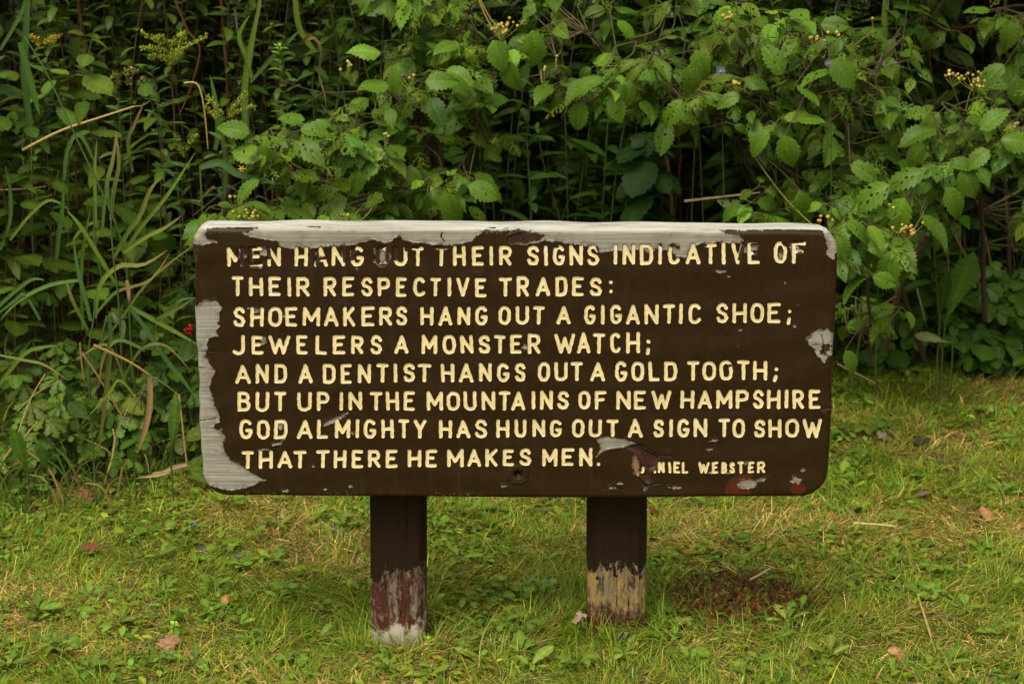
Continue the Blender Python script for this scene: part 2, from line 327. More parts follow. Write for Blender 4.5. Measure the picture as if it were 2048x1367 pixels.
LINES = [
 [seg(440, 470, (80, 215), (72, 208), 'M,48,160 E,200,290 N,322,415 H,508,600 A,640,735 N,762,855 G,888,982 O,1062,1155 U,1185,1278 T,1310,1390 T,1465,1555 H,1590,1678 E,1718,1800 I,1840,1862 R,1905,1992'),
  seg(1020, 470, (74, 208), (42, 192), 'S,115,200 I,233,258 G,293,375 N,405,498 S,525,610 I,707,732 N,768,855 D,885,978 I,1012,1035 C,1078,1165 A,1198,1300 T,1325,1410 I,1445,1470 V,1510,1600 E,1622,1705 O,1800,1890 F,1925,2020')],
 [seg(440, 470, (280, 417), (288, 419), 'T,80,160 H,198,295 E,330,415 I,460,483 R,520,612 R,705,795 E,833,915 S,962,1042 P,1075,1162 E,1200,1275 C,1318,1405 T,1433,1510 I,1553,1577 V,1612,1702 E,1740,1818 T,1903,1992'),
  seg(1020, 470, (281, 417), (283, 417), 'R,45,130 A,175,275 D,310,393 E,423,505 S,543,628 :,675,700')],
 [seg(440, 600, (45, 182), (38, 168), 'S,88,172 H,205,298 O,328,425 E,445,527 M,563,682 A,708,808 K,840,922 E,965,1055 R,1085,1175 S,1198,1280 H,1365,1457 A,1492,1587 N,1620,1708 G,1740,1828 O,1900,1985'),
  seg(1020, 590, (75, 202), (44, 188), 'U,38,130 T,155,237 A,317,415 G,505,585 I,622,645 G,682,765 A,790,887 N,917,1013 T,1043,1127 I,1153,1178 C,1217,1308 S,1408,1490 H,1518,1617 O,1640,1735 E,1757,1847 ;,1885,1925')],
 [seg(440, 600, (238, 371), (236, 364), 'J,85,172 E,213,293 W,330,478 E,520,597 L,650,730 E,768,855 R,895,980 S,1025,1108 A,1188,1287 M,1375,1482 O,1518,1610 N,1640,1728 S,1762,1845 T,1870,1950 E,1980,2060'),
  seg(1020, 590, (262, 400), (250, 393), 'R,120,208 W,303,445 A,455,550 T,565,648 C,683,758 H,793,887 ;,922,960')],
 [seg(440, 715, (41, 178), (34, 163), 'A,102,210 N,242,332 D,370,457 A,533,633 D,700,790 E,823,898 N,940,1030 T,1067,1150 I,1185,1210 S,1248,1333 T,1348,1442 H,1507,1600 A,1630,1732 N,1768,1855 G,1890,1977 S,2010,2088'),
  seg(1060, 715, (30, 161), (16, 152), 'O,52,137 U,165,257 T,278,362 A,410,515 G,580,663 O,690,780 L,808,885 D,915,1005 T,1070,1155 O,1175,1270 O,1292,1385 T,1413,1500 H,1523,1620 ;,1655,1699')],
 [seg(440, 715, (230, 366), (226, 357), 'B,118,207 U,242,337 T,367,452 U,527,627 P,660,747 I,815,840 N,877,970 T,1020,1110 H,1132,1222 E,1253,1332 M,1410,1522 O,1545,1640 U,1662,1752 N,1785,1877 T,1902,1982 A,1987,2085'),
  seg(1060, 715, (224, 353), (214, 346), 'I,10,35 N,68,157 S,185,268 O,328,413 F,440,523 N,590,687 E,708,792 W,828,965 H,1027,1122 A,1145,1243 M,1270,1380 P,1403,1495 S,1520,1597 H,1617,1710 I,1738,1763 R,1790,1870 E,1903,1982')],
 [seg(440, 825, (43, 177), (44, 170), 'G,130,222 O,250,340 D,370,463 A,525,633 L,662,737 M,783,890 I,925,949 G,980,1068 H,1100,1187 T,1215,1293 Y,1322,1410 H,1493,1585 A,1612,1708 S,1738,1825 H,1885,1975 U,2010,2092'),
  seg(1060, 825, (42, 166), (38, 170), 'N,15,103 G,135,218 O,285,372 U,400,490 T,523,605 A,665,770 S,840,917 I,950,975 G,1005,1090 N,1115,1210 T,1285,1365 O,1380,1468 S,1527,1607 H,1625,1717 O,1740,1837 W,1860,1995')],
 [seg(440, 825, (256, 381), (243, 363), 'T,147,232 H,263,360 A,393,493 T,502,590 T,655,748 H,775,863 E,897,978 R,1010,1095 E,1130,1212 H,1280,1375 E,1403,1480 M,1550,1663 A,1685,1782 K,1810,1895 E,1930,2007 S,2042,2125'),
  seg(1060, 825, (238, 363), (233, 362), 'M,82,188 E,215,300 N,335,425 .,455,482')],
 [seg(1060, 825, (333, 413), (328, 412), 'j,752,780 .,843,862 N,872,920 I,940,965 E,978,1025 L,1035,1080 W,1145,1225 E,1240,1285 B,1305,1345 S,1360,1400 T,1415,1460 E,1487,1530 R,1550,1605')],
]
WORDS = ['MEN HANG OUT THEIR SIGNS INDICATIVE OF', 'THEIR RESPECTIVE TRADES:', 'SHOEMAKERS HANG OUT A GIGANTIC SHOE;', 'JEWELERS A MONSTER WATCH;', 'AND A DENTIST HANGS OUT A GOLD TOOTH;', 'BUT UP IN THE MOUNTAINS OF NEW HAMPSHIRE', 'GOD ALMIGHTY HAS HUNG OUT A SIGN TO SHOW', 'THAT THERE HE MAKES MEN.', 'j .NIEL WEBSTER']
def line_strokes(li):
    """for each word of a line: segments a, b on the board in metres, and the stroke half width"""
    flat = []; hw = 12.6 if li < 8 else 9.5
    for (ox, oy, yl, yr, items) in LINES[li]:
        x0, x1 = items[0][1], items[-1][2]
        for ch, l, r in items:
            f = (0.5 * (l + r) - x0) / max(1, x1 - x0); yt = yl[0] + (yr[0] - yl[0]) * f + hw; yb = yl[1] + (yr[1] - yl[1]) * f - hw; A, B = [], []
            yt += rng.normal(0, 1.6); yb += rng.normal(0, 1.6); sh = rng.normal(0, 1.6)
            if ch == 'j': yt = yb - 30
            a, b = (l + hw, r - hw) if ch not in ':.' else ((l + r) / 2, (l + r) / 2 + .01)
            if ch == 'I': a = b = (l + r) / 2
            for st in GL[ch]:
                pts = [bp(ox + (a + (b - a) * x + sh * (y - .5) + rng.normal(0, .8)) / K, oy + (yb + (yt - yb) * y + rng.normal(0, .8)) / K) for x, y in st]
                A += pts[:-1]; B += pts[1:]
            flat.append((ch, A, B))
    out, k = [], 0; hw = hw / K * abs(bp(1001, 683)[0] - bp(1000, 683)[0])
    for w in WORDS[li].split():
        part = flat[k:k + len(w)]; k += len(w); assert ''.join(p[0] for p in part) == w, (w, part[0][0])
        out.append((np.array(sum((p[1] for p in part), [])), np.array(sum((p[2] for p in part), [])), hw, li))
    return out
STROKES = sum((line_strokes(i) for i in range(9)), [])

def dist_segments(P, A, B, cut=0.02):
    """distance and foot of each point to the nearest segment"""
    D = np.full(len(P), 9.9); F = np.zeros_like(P)
    for a, b in zip(A, B):
        q = np.where((P[:, 0] > min(a[0], b[0]) - cut) & (P[:, 0] < max(a[0], b[0]) + cut) & (P[:, 1] > min(a[1], b[1]) - cut) & (P[:, 1] < max(a[1], b[1]) + cut))[0]
        if not len(q): continue
        d = b - a; t_ = np.clip(((P[q] - a) @ d) / max(d @ d, 1e-12), 0, 1); f = a + t_[:, None] * d; dd = np.linalg.norm(P[q] - f, axis=1)
        k = dd < D[q]; D[q[k]] = dd[k]; F[q[k]] = f[k]
    return D, F
def sd_poly(P, poly, pad=0.03):
    """signed distance (negative inside) to one polygon, metres; far points get a big value"""
    poly = np.asarray(poly); out = np.full(len(P), .5); lo, hi = poly.min(0) - pad, poly.max(0) + pad
    q = np.where(((P > lo) & (P < hi)).all(1))[0]; p = P[q]; D = np.full(len(q), 9.0); ins = np.zeros(len(q), bool)
    for a, b in zip(poly, np.roll(poly, -1, 0)):
        d = b - a; t_ = np.clip(((p - a) @ d) / max(d @ d, 1e-12), 0, 1); D = np.minimum(D, np.linalg.norm(p - a - t_[:, None] * d, axis=1))
        c_ = (a[1] > p[:, 1]) != (b[1] > p[:, 1])
        with np.errstate(divide='ignore', invalid='ignore'): xi = a[0] + (p[:, 1] - a[1]) / (b[1] - a[1]) * d[0]
        ins ^= c_ & (p[:, 0] < xi)
    out[q] = np.where(ins, -D, D); return out
def polys(P, lst):
    D = np.full(len(P), .5)
    for pl in lst: D = np.minimum(D, sd_poly(P, [bp(*q) for q in pl]))
    return D
def blob(cx, cy, rx_, ry_, ang=0, n=14, j=.18):
    o = []
    for k in range(n):
        a = 2 * pi * k / n; r = 1 + rng.normal(0, j); x, y = rx_ * r * cos(a), ry_ * r * sin(a); o.append((cx + x * cos(ang) - y * sin(ang), cy + x * sin(ang) + y * cos(ang)))
    return o

BARE = [
 # weathered top edge with the big peeled area below it
 [(370, 420), (1690, 420), (1690, 447), (1660, 459), (1635, 458), (1560, 460), (1439, 461), (1455, 467), (1478, 469), (1486, 479), (1485, 484), (1465, 487), (1436, 482), (1416, 489), (1400, 486), (1386, 495), (1372, 514), (1357, 513), (1334, 499),
  (1315, 498), (1301, 505), (1272, 498), (1252, 502), (1226, 499), (1213, 503), (1197, 505), (1187, 495), (1167, 490), (1138, 487), (1112, 482), (1090, 480), (1072, 485), (1050, 489), (1030, 488), (1018, 489), (1016, 474), (1030, 468), (1048, 464), (1062, 461), (1030, 459), (990, 462), (968, 460),
  (955, 470), (945, 481), (925, 486), (905, 490), (880, 489), (860, 487), (830, 484), (810, 481), (800, 471), (790, 474), (783, 482), (770, 485), (757, 481), (748, 478), (735, 481), (715, 487), (700, 490), (680, 491), (660, 491), (640, 494), (625, 496), (607, 496), (600, 491), (590, 497), (575, 496), (560, 493), (557, 483),
  (548, 481), (530, 478), (515, 476), (500, 472), (486, 466), (500, 461), (522, 455), (480, 455), (440, 456), (414, 459), (411, 470), (414, 477), (434, 484), (418, 486), (402, 490), (389, 488), (370, 486)],
 # upper right corner
 [(1648, 470), (1651, 463), (1660, 452), (1690, 450), (1690, 500), (1671, 505), (1668, 518), (1660, 515), (1651, 509), (1654, 490)],
 # left edge, from the middle to the bottom corner
 [(360, 610), (394, 613), (409, 600), (420, 602), (430, 599), (438, 607), (444, 617), (436, 626), (439, 639), (436, 647), (441, 650), (431, 662), (436, 670), (418, 675), (413, 684), (415, 697), (410, 710), (418, 723), (424, 733), (431, 742), (425, 752), (423, 761), (418, 774),
  (425, 793), (427, 803), (430, 813), (434, 822), (438, 832), (438, 843), (422, 855), (444, 858), (446, 866), (450, 872), (447, 884), (449, 903), (459, 919), (476, 926), (490, 936), (505, 946), (531, 959), (512, 967), (492, 975), (460, 980), (434, 974), (412, 971), (395, 965), (360, 960)],
 # right edge knot, torn chip in the lower part
 [(1612, 678), (1622, 672), (1628, 661), (1635, 657), (1646, 660), (1655, 655), (1668, 672), (1690, 690), (1690, 712), (1662, 710), (1655, 712), (1649, 724), (1643, 722), (1641, 712), (1632, 708), (1630, 698), (1620, 690)],
 [(1193, 876), (1212, 872), (1228, 874), (1242, 876), (1262, 881), (1277, 886), (1262, 893), (1250, 894), (1236, 894), (1218, 897), (1201, 905), (1193, 912), (1201, 898)],
 [(1473, 968), (1482, 960), (1500, 957), (1517, 962), (1512, 972), (1496, 977), (1480, 976)], [(1508, 955), (1520, 958), (1536, 953), (1526, 962), (1512, 963)],
 blob(1593, 958, 12, 7), blob(1605, 940, 4, 3), blob(1650, 690, 22, 28),
 blob(762, 513, 15, 17, .3), blob(513, 531, 13, 4), blob(486, 513, 7, 5), blob(527, 503, 10, 7), blob(640, 507, 7, 8), blob(1503, 498, 12, 12), blob(1588, 494, 10, 9), blob(1357, 500, 14, 12), blob(1562, 512, 6, 9),
 blob(1443, 543, 9, 3.5), blob(1458, 552, 4, 1.5), blob(1590, 652, 3.5, 3), blob(496, 616, 4, 3), blob(513, 622, 5, 3), blob(527, 679, 5, 3), blob(526, 686, 7, 3, -.4), blob(570, 631, 4, 2),
 blob(664, 841, 15, 3.5, -.5), blob(684, 833, 13, 3, -.6), blob(560, 850, 5, 7), blob(563, 876, 8, 4, -.3), blob(553, 886, 10, 2.5, -.3), blob(528, 898, 11, 2.5, -.1), blob(707, 866, 4, 2), blob(625, 931, 5, 2),
 blob(570, 981, 6, 2), blob(650, 977, 2.5, 2), blob(703, 973, 4, 2), blob(1427, 880, 9, 2, -.2), blob(1419, 898, 6, 1.6), blob(1226, 974, 8, 2.5, .2), blob(1238, 966, 9, 2), blob(1350, 974, 12, 2, .1), blob(1290, 976, 6, 3), blob(1661, 806, 3, 6), blob(1651, 818, 5, 6),
 blob(1424, 944, 9, 3), blob(1452, 944, 8, 3), blob(1493, 924, 8, 2.5, -.3), blob(1010, 970, 7, 2), blob(1050, 693, 5, 5), blob(1480, 660, 2, 1.5), blob(1476, 693, 1.8, 1.6), blob(1570, 566, 2, 2), blob(706, 557, 2, 1.5), blob(715, 538, 3, 2),
]
RUST = [
 [(1250, 894), (1262, 889), (1277, 886), (1286, 893), (1294, 900), (1305, 904), (1315, 910), (1322, 914), (1318, 922), (1314, 936), (1302, 942), (1303, 960), (1297, 970), (1290, 963), (1283, 954), (1277, 942), (1280, 927), (1271, 907), (1262, 901)],
 [(1016, 474), (1030, 467), (1050, 464), (1075, 466), (1095, 470), (1080, 480), (1050, 488), (1030, 488), (1018, 489)], blob(958, 538, 14, 9, .1), blob(1661, 806, 4, 7), blob(1651, 818, 5, 7), blob(1338, 741, 10, 7), blob(1650, 700, 10, 16),
]
TAN = [[(1271, 907), (1280, 925), (1281, 942), (1277, 952), (1269, 949), (1264, 927), (1266, 913)]]
RED = [[(1449, 986), (1450, 978), (1454, 966), (1464, 954), (1476, 950), (1488, 948), (1500, 946), (1508, 951), (1500, 958), (1485, 960), (1478, 968), (1488, 976), (1504, 977), (1501, 988), (1480, 990)], blob(1596, 976, 15, 14, 0, 16, .05), blob(963, 541, 4, 3)]
CRACKS = [([(388, 703), (430, 702), (500, 700)], .9), ([(390, 736), (412, 734)], .9), ([(396, 842), (425, 838), (432, 836)], 1.2), ([(1018, 960), (1040, 962), (1055, 955), (1060, 940), (1045, 934)], 1.4), ([(1625, 690), (1645, 688), (1666, 694)], 1.1), ([(1643, 668), (1648, 690), (1645, 712)], 1.1),
          ([(1205, 980), (1225, 970), (1245, 978)], 1.3), ([(1300, 985), (1310, 975), (1292, 968)], 1.2), ([(1195, 872), (1160, 866), (1140, 855)], .8), ([(1262, 880), (1290, 893), (1318, 910), (1345, 912)], 1.6), ([(1276, 955), (1292, 972), (1320, 966)], 1.4),
          ([(884, 466), (882, 474), (889, 483)], 1.6), ([(575, 452), (640, 456)], .9), ([(880, 449), (990, 458)], 1.2), ([(520, 443), (545, 441)], 1.4), ([(700, 452), (745, 455)], .9), ([(392, 452), (410, 447), (440, 449)], 2.4), ([(1500, 444), (1530, 446)], 1.6)]
PEEL = [((474, 505), (486, 528), 6), ((484, 496), (486, 530), 5), ((500, 494), (502, 527), 5), ((502, 494), (512, 493), 4), ((505, 528), (522, 526), 4), ((536, 492), (538, 515), 5), ((632, 496), (636, 530), 5), ((636, 518), (652, 516), 4), ((687, 497), (690, 522), 5), ((707, 495), (704, 518), 5),
        ((753, 500), (765, 492), 6), ((776, 500), (776, 522), 6), ((755, 500), (755, 525), 6), ((760, 532), (772, 531), 5), ((790, 493), (791, 518), 5), ((812, 494), (812, 500), 4), ((826, 494), (836, 494), 4), ((869, 494), (893, 494), 5), ((1343, 491), (1360, 497), 5), ((1488, 488), (1480, 518), 5),
        ((1505, 491), (1520, 490), 5), ((1510, 504), (1516, 504), 5), ((1567, 487), (1571, 490), 4), ((1588, 484), (1604, 483), 4), ((1598, 506), (1602, 506), 4), ((1330, 494), (1322, 490), 4), ((1195, 494), (1197, 500), 4), ((1406, 491), (1412, 491), 3), ((1449, 733), (1462, 731), 3), ((1112, 494), (1116, 494), 3)]
PALE = [((536, 556), (542, 590), 6), ((558, 590), (540, 592), 5), ((1086, 492), (1092, 500), 4), ((1320, 492), (1322, 506), 4), ((1232, 490), (1230, 500), 4), ((690, 510), (684, 520), 5), ((1507, 500), (1500, 520), 4), ((1120, 512), (1126, 520), 4), ((1590, 500), (1598, 510), 5)]

# --- board outline
topx = [(383, 456.5), (700, 455.5), (1000, 457), (1300, 459), (1677, 463)]; botx = [(405, 992), (700, 993.5), (1000, 996), (1200, 997), (1400, 995), (1660, 993)]
TZ = np.array([bp(*q) for q in topx]); BZ = np.array([bp(*q) for q in botx])
XL, XR = bp(384.5, 480)[0], bp(1677, 480)[0]
ztop = lambda x: np.interp(x, TZ[:, 0], TZ[:, 1]); zbot = lambda x: np.interp(x, BZ[:, 0], BZ[:, 1])
RC = dict(tl=.030, tr=.034, bl=.046, br=.048)
HGT = float(ztop(0) - zbot(0))
step = .0013
vv = np.unique(np.concatenate([np.arange(0, HGT, step), [HGT], .05 * (1 - np.cos(np.linspace(0, pi / 2, 40))), HGT - .036 * (1 - np.cos(np.linspace(0, pi / 2, 34)))])) / HGT
uu = np.concatenate([.004 * np.linspace(0, 1, 6)[:-1], np.arange(.004, XR - XL - .004, step), XR - XL - .004 * np.linspace(1, 0, 6)]) / (XR - XL)
def cut(h, r): return np.where(h < r, r - np.sqrt(np.maximum(r * r - (r - h) ** 2, 0)), 0)
hb = vv * HGT; ht = (1 - vv) * HGT
xl = XL + cut(hb, RC['bl']) + cut(ht, RC['tl']) + .0012 * np.sin(vv * 17) + .0006 * np.sin(vv * 61); xr = XR - cut(hb, RC['br']) - cut(ht, RC['tr']) - .001 * np.sin(vv * 13 + 1)
GX = xl[:, None] + (xr - xl)[:, None] * uu[None]; GZ = zbot(GX) + vv[:, None] * (ztop(GX) - zbot(GX)); GZ = GZ + .0008 * np.sin(GX * 31) * (vv[:, None] > .99)
nv, nu = GX.shape; P2 = np.stack([GX, GZ], -1).reshape(-1, 2)
ring = np.concatenate([np.arange(nu), np.arange(1, nv) * nu + nu - 1, (nv - 1) * nu + np.arange(nu - 2, -1, -1), np.arange(nv - 2, 0, -1) * nu])
outline = P2[ring][::3]
RO = .009
edge_d = np.full(len(P2), .05)
near = (np.abs(P2[:, 0] - xl.repeat(nu)) < .06) | (np.abs(P2[:, 0] - xr.repeat(nu)) < .06) | (P2[:, 1] < zbot(P2[:, 0]) + .012) | (P2[:, 1] > ztop(P2[:, 0]) - .012)
edge_d[near] = np.abs(np.maximum(-sd_poly(P2[near], outline), 0)); edge_d[ring] = 0
yoff = RO - np.sqrt(np.maximum(RO ** 2 - (RO - np.minimum(edge_d, RO)) ** 2, 0))      # rounded front edge
# --- what is carved, peeled, torn
lett = np.full(len(P2), .5)
for A, B, hw, _ in STROKES: lett = np.minimum(lett, dist_segments(P2, A, B, .012)[0] - hw)
groove = lambda d: .0011 * np.clip(-d / .0009, 0, 1) ** .7
a_bare, a_rust, a_tan, a_red = (polys(P2, L) for L in (BARE, RUST, TAN, RED))
a_crack = np.full(len(P2), .5)
for pl, w in CRACKS:
    q = np.array([bp(*p) for p in pl]); a_crack = np.minimum(a_crack, dist_segments(P2, q[:-1], q[1:], .01)[0] - w * .0007)
kn = bp(1036, 949); dk = np.hypot((P2[:, 0] - kn[0]) * .9, P2[:, 1] - kn[1])
lumpf = lambda x, z: .0006 * np.sin(x * 23 + 2 * np.sin(z * 19)) + .0005 * np.sin(z * 90 + 3 * np.sin(x * 6))
lump = lumpf(P2[:, 0], P2[:, 1])
yoff = yoff + np.where(lett < .0004, groove(lett) + .0012, 0) + .0013 * np.clip(-a_bare / .0014, 0, 1) - .0009 * np.exp(-((a_bare - .0016) / .0014) ** 2) * np.clip(np.sin(P2[:, 0] * 130 + 2 * np.sin(P2[:, 1] * 90)) + .3, 0, 1) + .0045 * np.clip(-a_rust / .005, 0, 1) * (P2[:, 1] < bp(1000, 860)[1]) \
    + .003 * np.clip(-a_tan / .003, 0, 1) + .0015 * np.clip(-a_crack / .0006, 0, 1) + .007 * np.clip(1 - dk / .0075, 0, 1) ** .5 - .0016 * np.exp(-((dk - .013) / .005) ** 2) + lump
t = NT('painted_board'); v = t.obj(); grain = t.noise(t.obj((3.5, 30, 300)), 1.0, 8, .68, .4); grain2 = t.noise(t.obj((9, 60, 700)), 1.0, 4, .7); spot = t.noise(v, 55, 5, .65); wob = t.noise(v, 330, 4, .7); big = t.noise(v, 9, 3)
wobm = t.math('ADD', t.math('MULTIPLY', t.math('SUBTRACT', wob, .5), .006), t.math('MULTIPLY', t.math('SUBTRACT', t.noise(v, 85, 6, .78), .5), .019)); wobg = t.math('MULTIPLY', t.math('SUBTRACT', grain, .5), .004)
def mask(name, w=.0003, amt=1.0): return t.ramp(t.math('ADD', t.math('ADD', t.attr(name), t.math('MULTIPLY', wobm, amt)), t.math('MULTIPLY', wobg, amt)), w, -w)
paint = t.mix(t.ramp(spot, .35, .7), (.0225, .0110, .0032), (.032, .0163, .0052)); paint = t.mix(t.math('MULTIPLY', t.ramp(grain2, .52, .75), .5), paint, (.014, .0075, .0028)); paint = t.mix(t.math('MULTIPLY', t.ramp(big, .5, .75), .25), paint, (.044, .025, .010))
wood = t.mix(t.ramp(grain, .3, .7), (.17, .155, .122), (.46, .45, .39)); wood = t.mix(t.ramp(grain2, .54, .70), wood, (.12, .10, .075)); wood = t.mix(t.math('MULTIPLY', t.ramp(big, .52, .7), .55), wood, (.20, .12, .075)); wood = t.mix(t.math('MULTIPLY', t.ramp(spot, .58, .72), .6), wood, (.10, .065, .04))
stain = t.math('MULTIPLY', t.ramp(t.math('ADD', t.attr('bare'), t.math('MULTIPLY', wobm, 1.5)), -.011, .0), t.ramp(t.noise(v, 45, 5, .7), .40, .62)); wood = t.mix(t.math('MULTIPLY', stain, .75), wood, (.105, .062, .034)); dx = t.attr('upper'); wood = t.mix(dx, wood, t.mix(t.ramp(grain, .35, .62), (.36, .35, .32), (.58, .57, .53))); wood = t.mix(t.math('MULTIPLY', t.math('MULTIPLY', dx, t.ramp(t.noise(t.obj((10, 40, 60)), 1.0, 5, .7), .52, .68)), .6), wood, (.20, .17, .13))
rust = t.mix(t.ramp(wob, .35, .65), (.016, .007, .0045), (.075, .034, .021)); tanw = t.mix(t.ramp(wob, .3, .7), (.16, .10, .055), (.30, .20, .12)); red = t.mix(t.ramp(spot, .3, .7), (.060, .013, .007), (.105, .022, .012))
c = t.mix(mask('red', .0003, .3), paint, red); c = t.mix(mask('bare'), c, wood); c = t.mix(mask('tan'), c, tanw); c = t.mix(mask('rust', .0008), c, rust)
speck = t.math('MULTIPLY', t.ramp(t.noise(v, 300, 2), .60, .64), t.ramp(t.attr('edge'), .012, .004)); speck = t.math('MULTIPLY', speck, t.ramp(t.noise(v, 14, 2), .45, .55)); c = t.mix(speck, c, (.36, .32, .26))
nick = t.math('MULTIPLY', t.ramp(t.noise(t.obj((40, 40, 120)), 1.0, 3, .6), .735, .75), .7); c = t.mix(nick, c, (.22, .18, .13))
hair = t.math('MULTIPLY', t.ramp(t.noise(t.obj((2.2, 10, 380)), 1.0, 3, .6), .69, .73), .65); c = t.mix(hair, c, (.009, .006, .004)); c = t.mix(mask('crack', .0004, .2), c, (.008, .006, .004)); c = t.mix(t.ramp(t.attr('knot'), .006, .004), c, (.006, .004, .003))
bare_m = mask('bare'); rough = t.n('ShaderNodeMix', data_type='FLOAT'); t.set(rough.inputs[0], bare_m); rough.inputs[2].default_value = .42; rough.inputs[3].default_value = .85
drip = t.noise(t.obj((60, 30, 5)), 1.0, 4, .6); c = t.mix(t.math('MULTIPLY', t.math('MULTIPLY', t.ramp(drip, .56, .74), .20), t.math('SUBTRACT', 1.0, mask('bare'))), c, (.075, .050, .028)); hgt = t.math('ADD', t.math('MULTIPLY', grain, .16), t.math('ADD', t.math('MULTIPLY', bare_m, -.5), t.math('MULTIPLY', spot, .45)))
spec = t.n('ShaderNodeMix', data_type='FLOAT'); t.set(spec.inputs[0], bare_m); spec.inputs[2].default_value = .20; spec.inputs[3].default_value = .15
M_BOARD = t.out(t.pbsdf(c, rough.outputs[0], spec.outputs[0], t.bump(hgt, .55, .0022)))

sign = thing('wooden_sign', 'weathered brown wooden sign on two stout posts with carved cream lettering about hung out signs', 'sign', (0, .03, 0))
g = Geo(); off = np.array(sign.location)
front = np.stack([P2[:, 0], yoff, P2[:, 1]], -1)
i = np.arange(nv * nu).reshape(nv, nu)
Vs = [front]; base = nv * nu; nr = len(ring); Qs = [np.stack([i[:-1, :-1], i[:-1, 1:], i[1:, 1:], i[1:, :-1]], -1).reshape(-1, 4)]
prev = ring; rp = P2[ring]; ctr = np.array([P2[:, 0].mean(), P2[:, 1].mean()]); nrm2 = nrm(np.stack([np.roll(rp, -1, 0)[:, 1] - np.roll(rp, 1, 0)[:, 1], -(np.roll(rp, -1, 0)[:, 0] - np.roll(rp, 1, 0)[:, 0])], -1))
for yy, ins in [(.016, 0), (.024, 0), (.032, 0), (.040, 0), (.048, 0), (BT - .004, .0003), (BT - .0012, .0012), (BT, .004)]:
    p = rp - nrm2 * ins; Vs.append(np.stack([p[:, 0], np.full(nr, yy), p[:, 1] + .0006 * np.sin(p[:, 0] * 45 + yy * 200)], -1)); cur = base + np.arange(nr); base += nr
    Qs.append(np.stack([prev, cur, np.roll(cur, -1), np.roll(prev, -1)], -1)); prev = cur
nside = base - nv * nu
Vs.append([[ctr[0], BT, ctr[1]]]); Tback = np.stack([prev, np.full(nr, base), np.roll(prev, -1)], -1)
allV = np.concatenate(Vs); sideP = np.tile(rp, (8, 1))
def full(a, side): return np.concatenate([a, side, [.5]])
def ringtile(a): return np.tile(a[ring], 8)
is_top = (sideP[:, 1] > ztop(sideP[:, 0]) - .02)
upper = np.clip((front[:, 2] - ztop(front[:, 0]) + .006) / .005, 0, 1); upper_s = np.clip((sideP[:, 1] - ztop(sideP[:, 0]) + .010) / .004, 0, 1)
attrs = dict(bare=full(a_bare, np.where(is_top, -.01, ringtile(a_bare))), rust=full(a_rust, ringtile(a_rust)), tan=full(a_tan, np.full(nside, .5)), red=full(a_red, ringtile(a_red)), crack=full(a_crack, np.full(nside, .5)),
             edge=full(np.where(P2[:, 0] < 0, edge_d, .05), np.full(nside, .05)), knot=full(dk, np.full(nside, .5)), upper=full(upper, upper_s))
g.add(allV, np.concatenate(Qs), Tback, (.03, .02, .01))
board = g.build('board', M_BOARD, sign, True, attrs); board.location = -off
# --- lettering: cream paint lying in the routed grooves, one mesh for each word
t = NT('cream_paint'); v = t.obj(); s1 = t.noise(v, 420, 4, .7); s2 = t.noise(v, 120, 3); s3 = t.noise(v, 60, 3)
cream = t.mix(t.ramp(s2, .35, .7), (.77, .63, .33), (.83, .71, .43)); cream = t.mix(t.ramp(s3, .60, .68), cream, (.72, .62, .38)); pw = t.math('MULTIPLY', t.math('SUBTRACT', s1, .5), .006)
pm = t.math('MULTIPLY', t.ramp(t.math('ADD', t.attr('peel'), pw), .0004, -.0004), t.ramp(t.math('ADD', s2, t.math('MULTIPLY', s1, .35)), 1.02, .90)); pale = t.ramp(t.math('ADD', t.attr('pale'), pw), .0006, -.0006)
cream = t.mix(pale, cream, (.78, .73, .58)); cream = t.mix(pm, cream, t.mix(s1, (.016, .007, .006), (.06, .03, .022))); cream = t.mix(t.math('MULTIPLY', t.ramp(t.math('ADD', t.attr('rim'), t.math('MULTIPLY', pw, .12)), .0003, .00005), .5), cream, (.36, .27, .12))  # rim: shade along the groove edges, painted into the cream
cream = t.mix(t.math('MULTIPLY', t.ramp(s1, .70, .76), .45), cream, (.20, .14, .06))
M_CREAM = t.out(t.pbsdf(cream, .6, .2, t.bump(s2, .25, .001)))
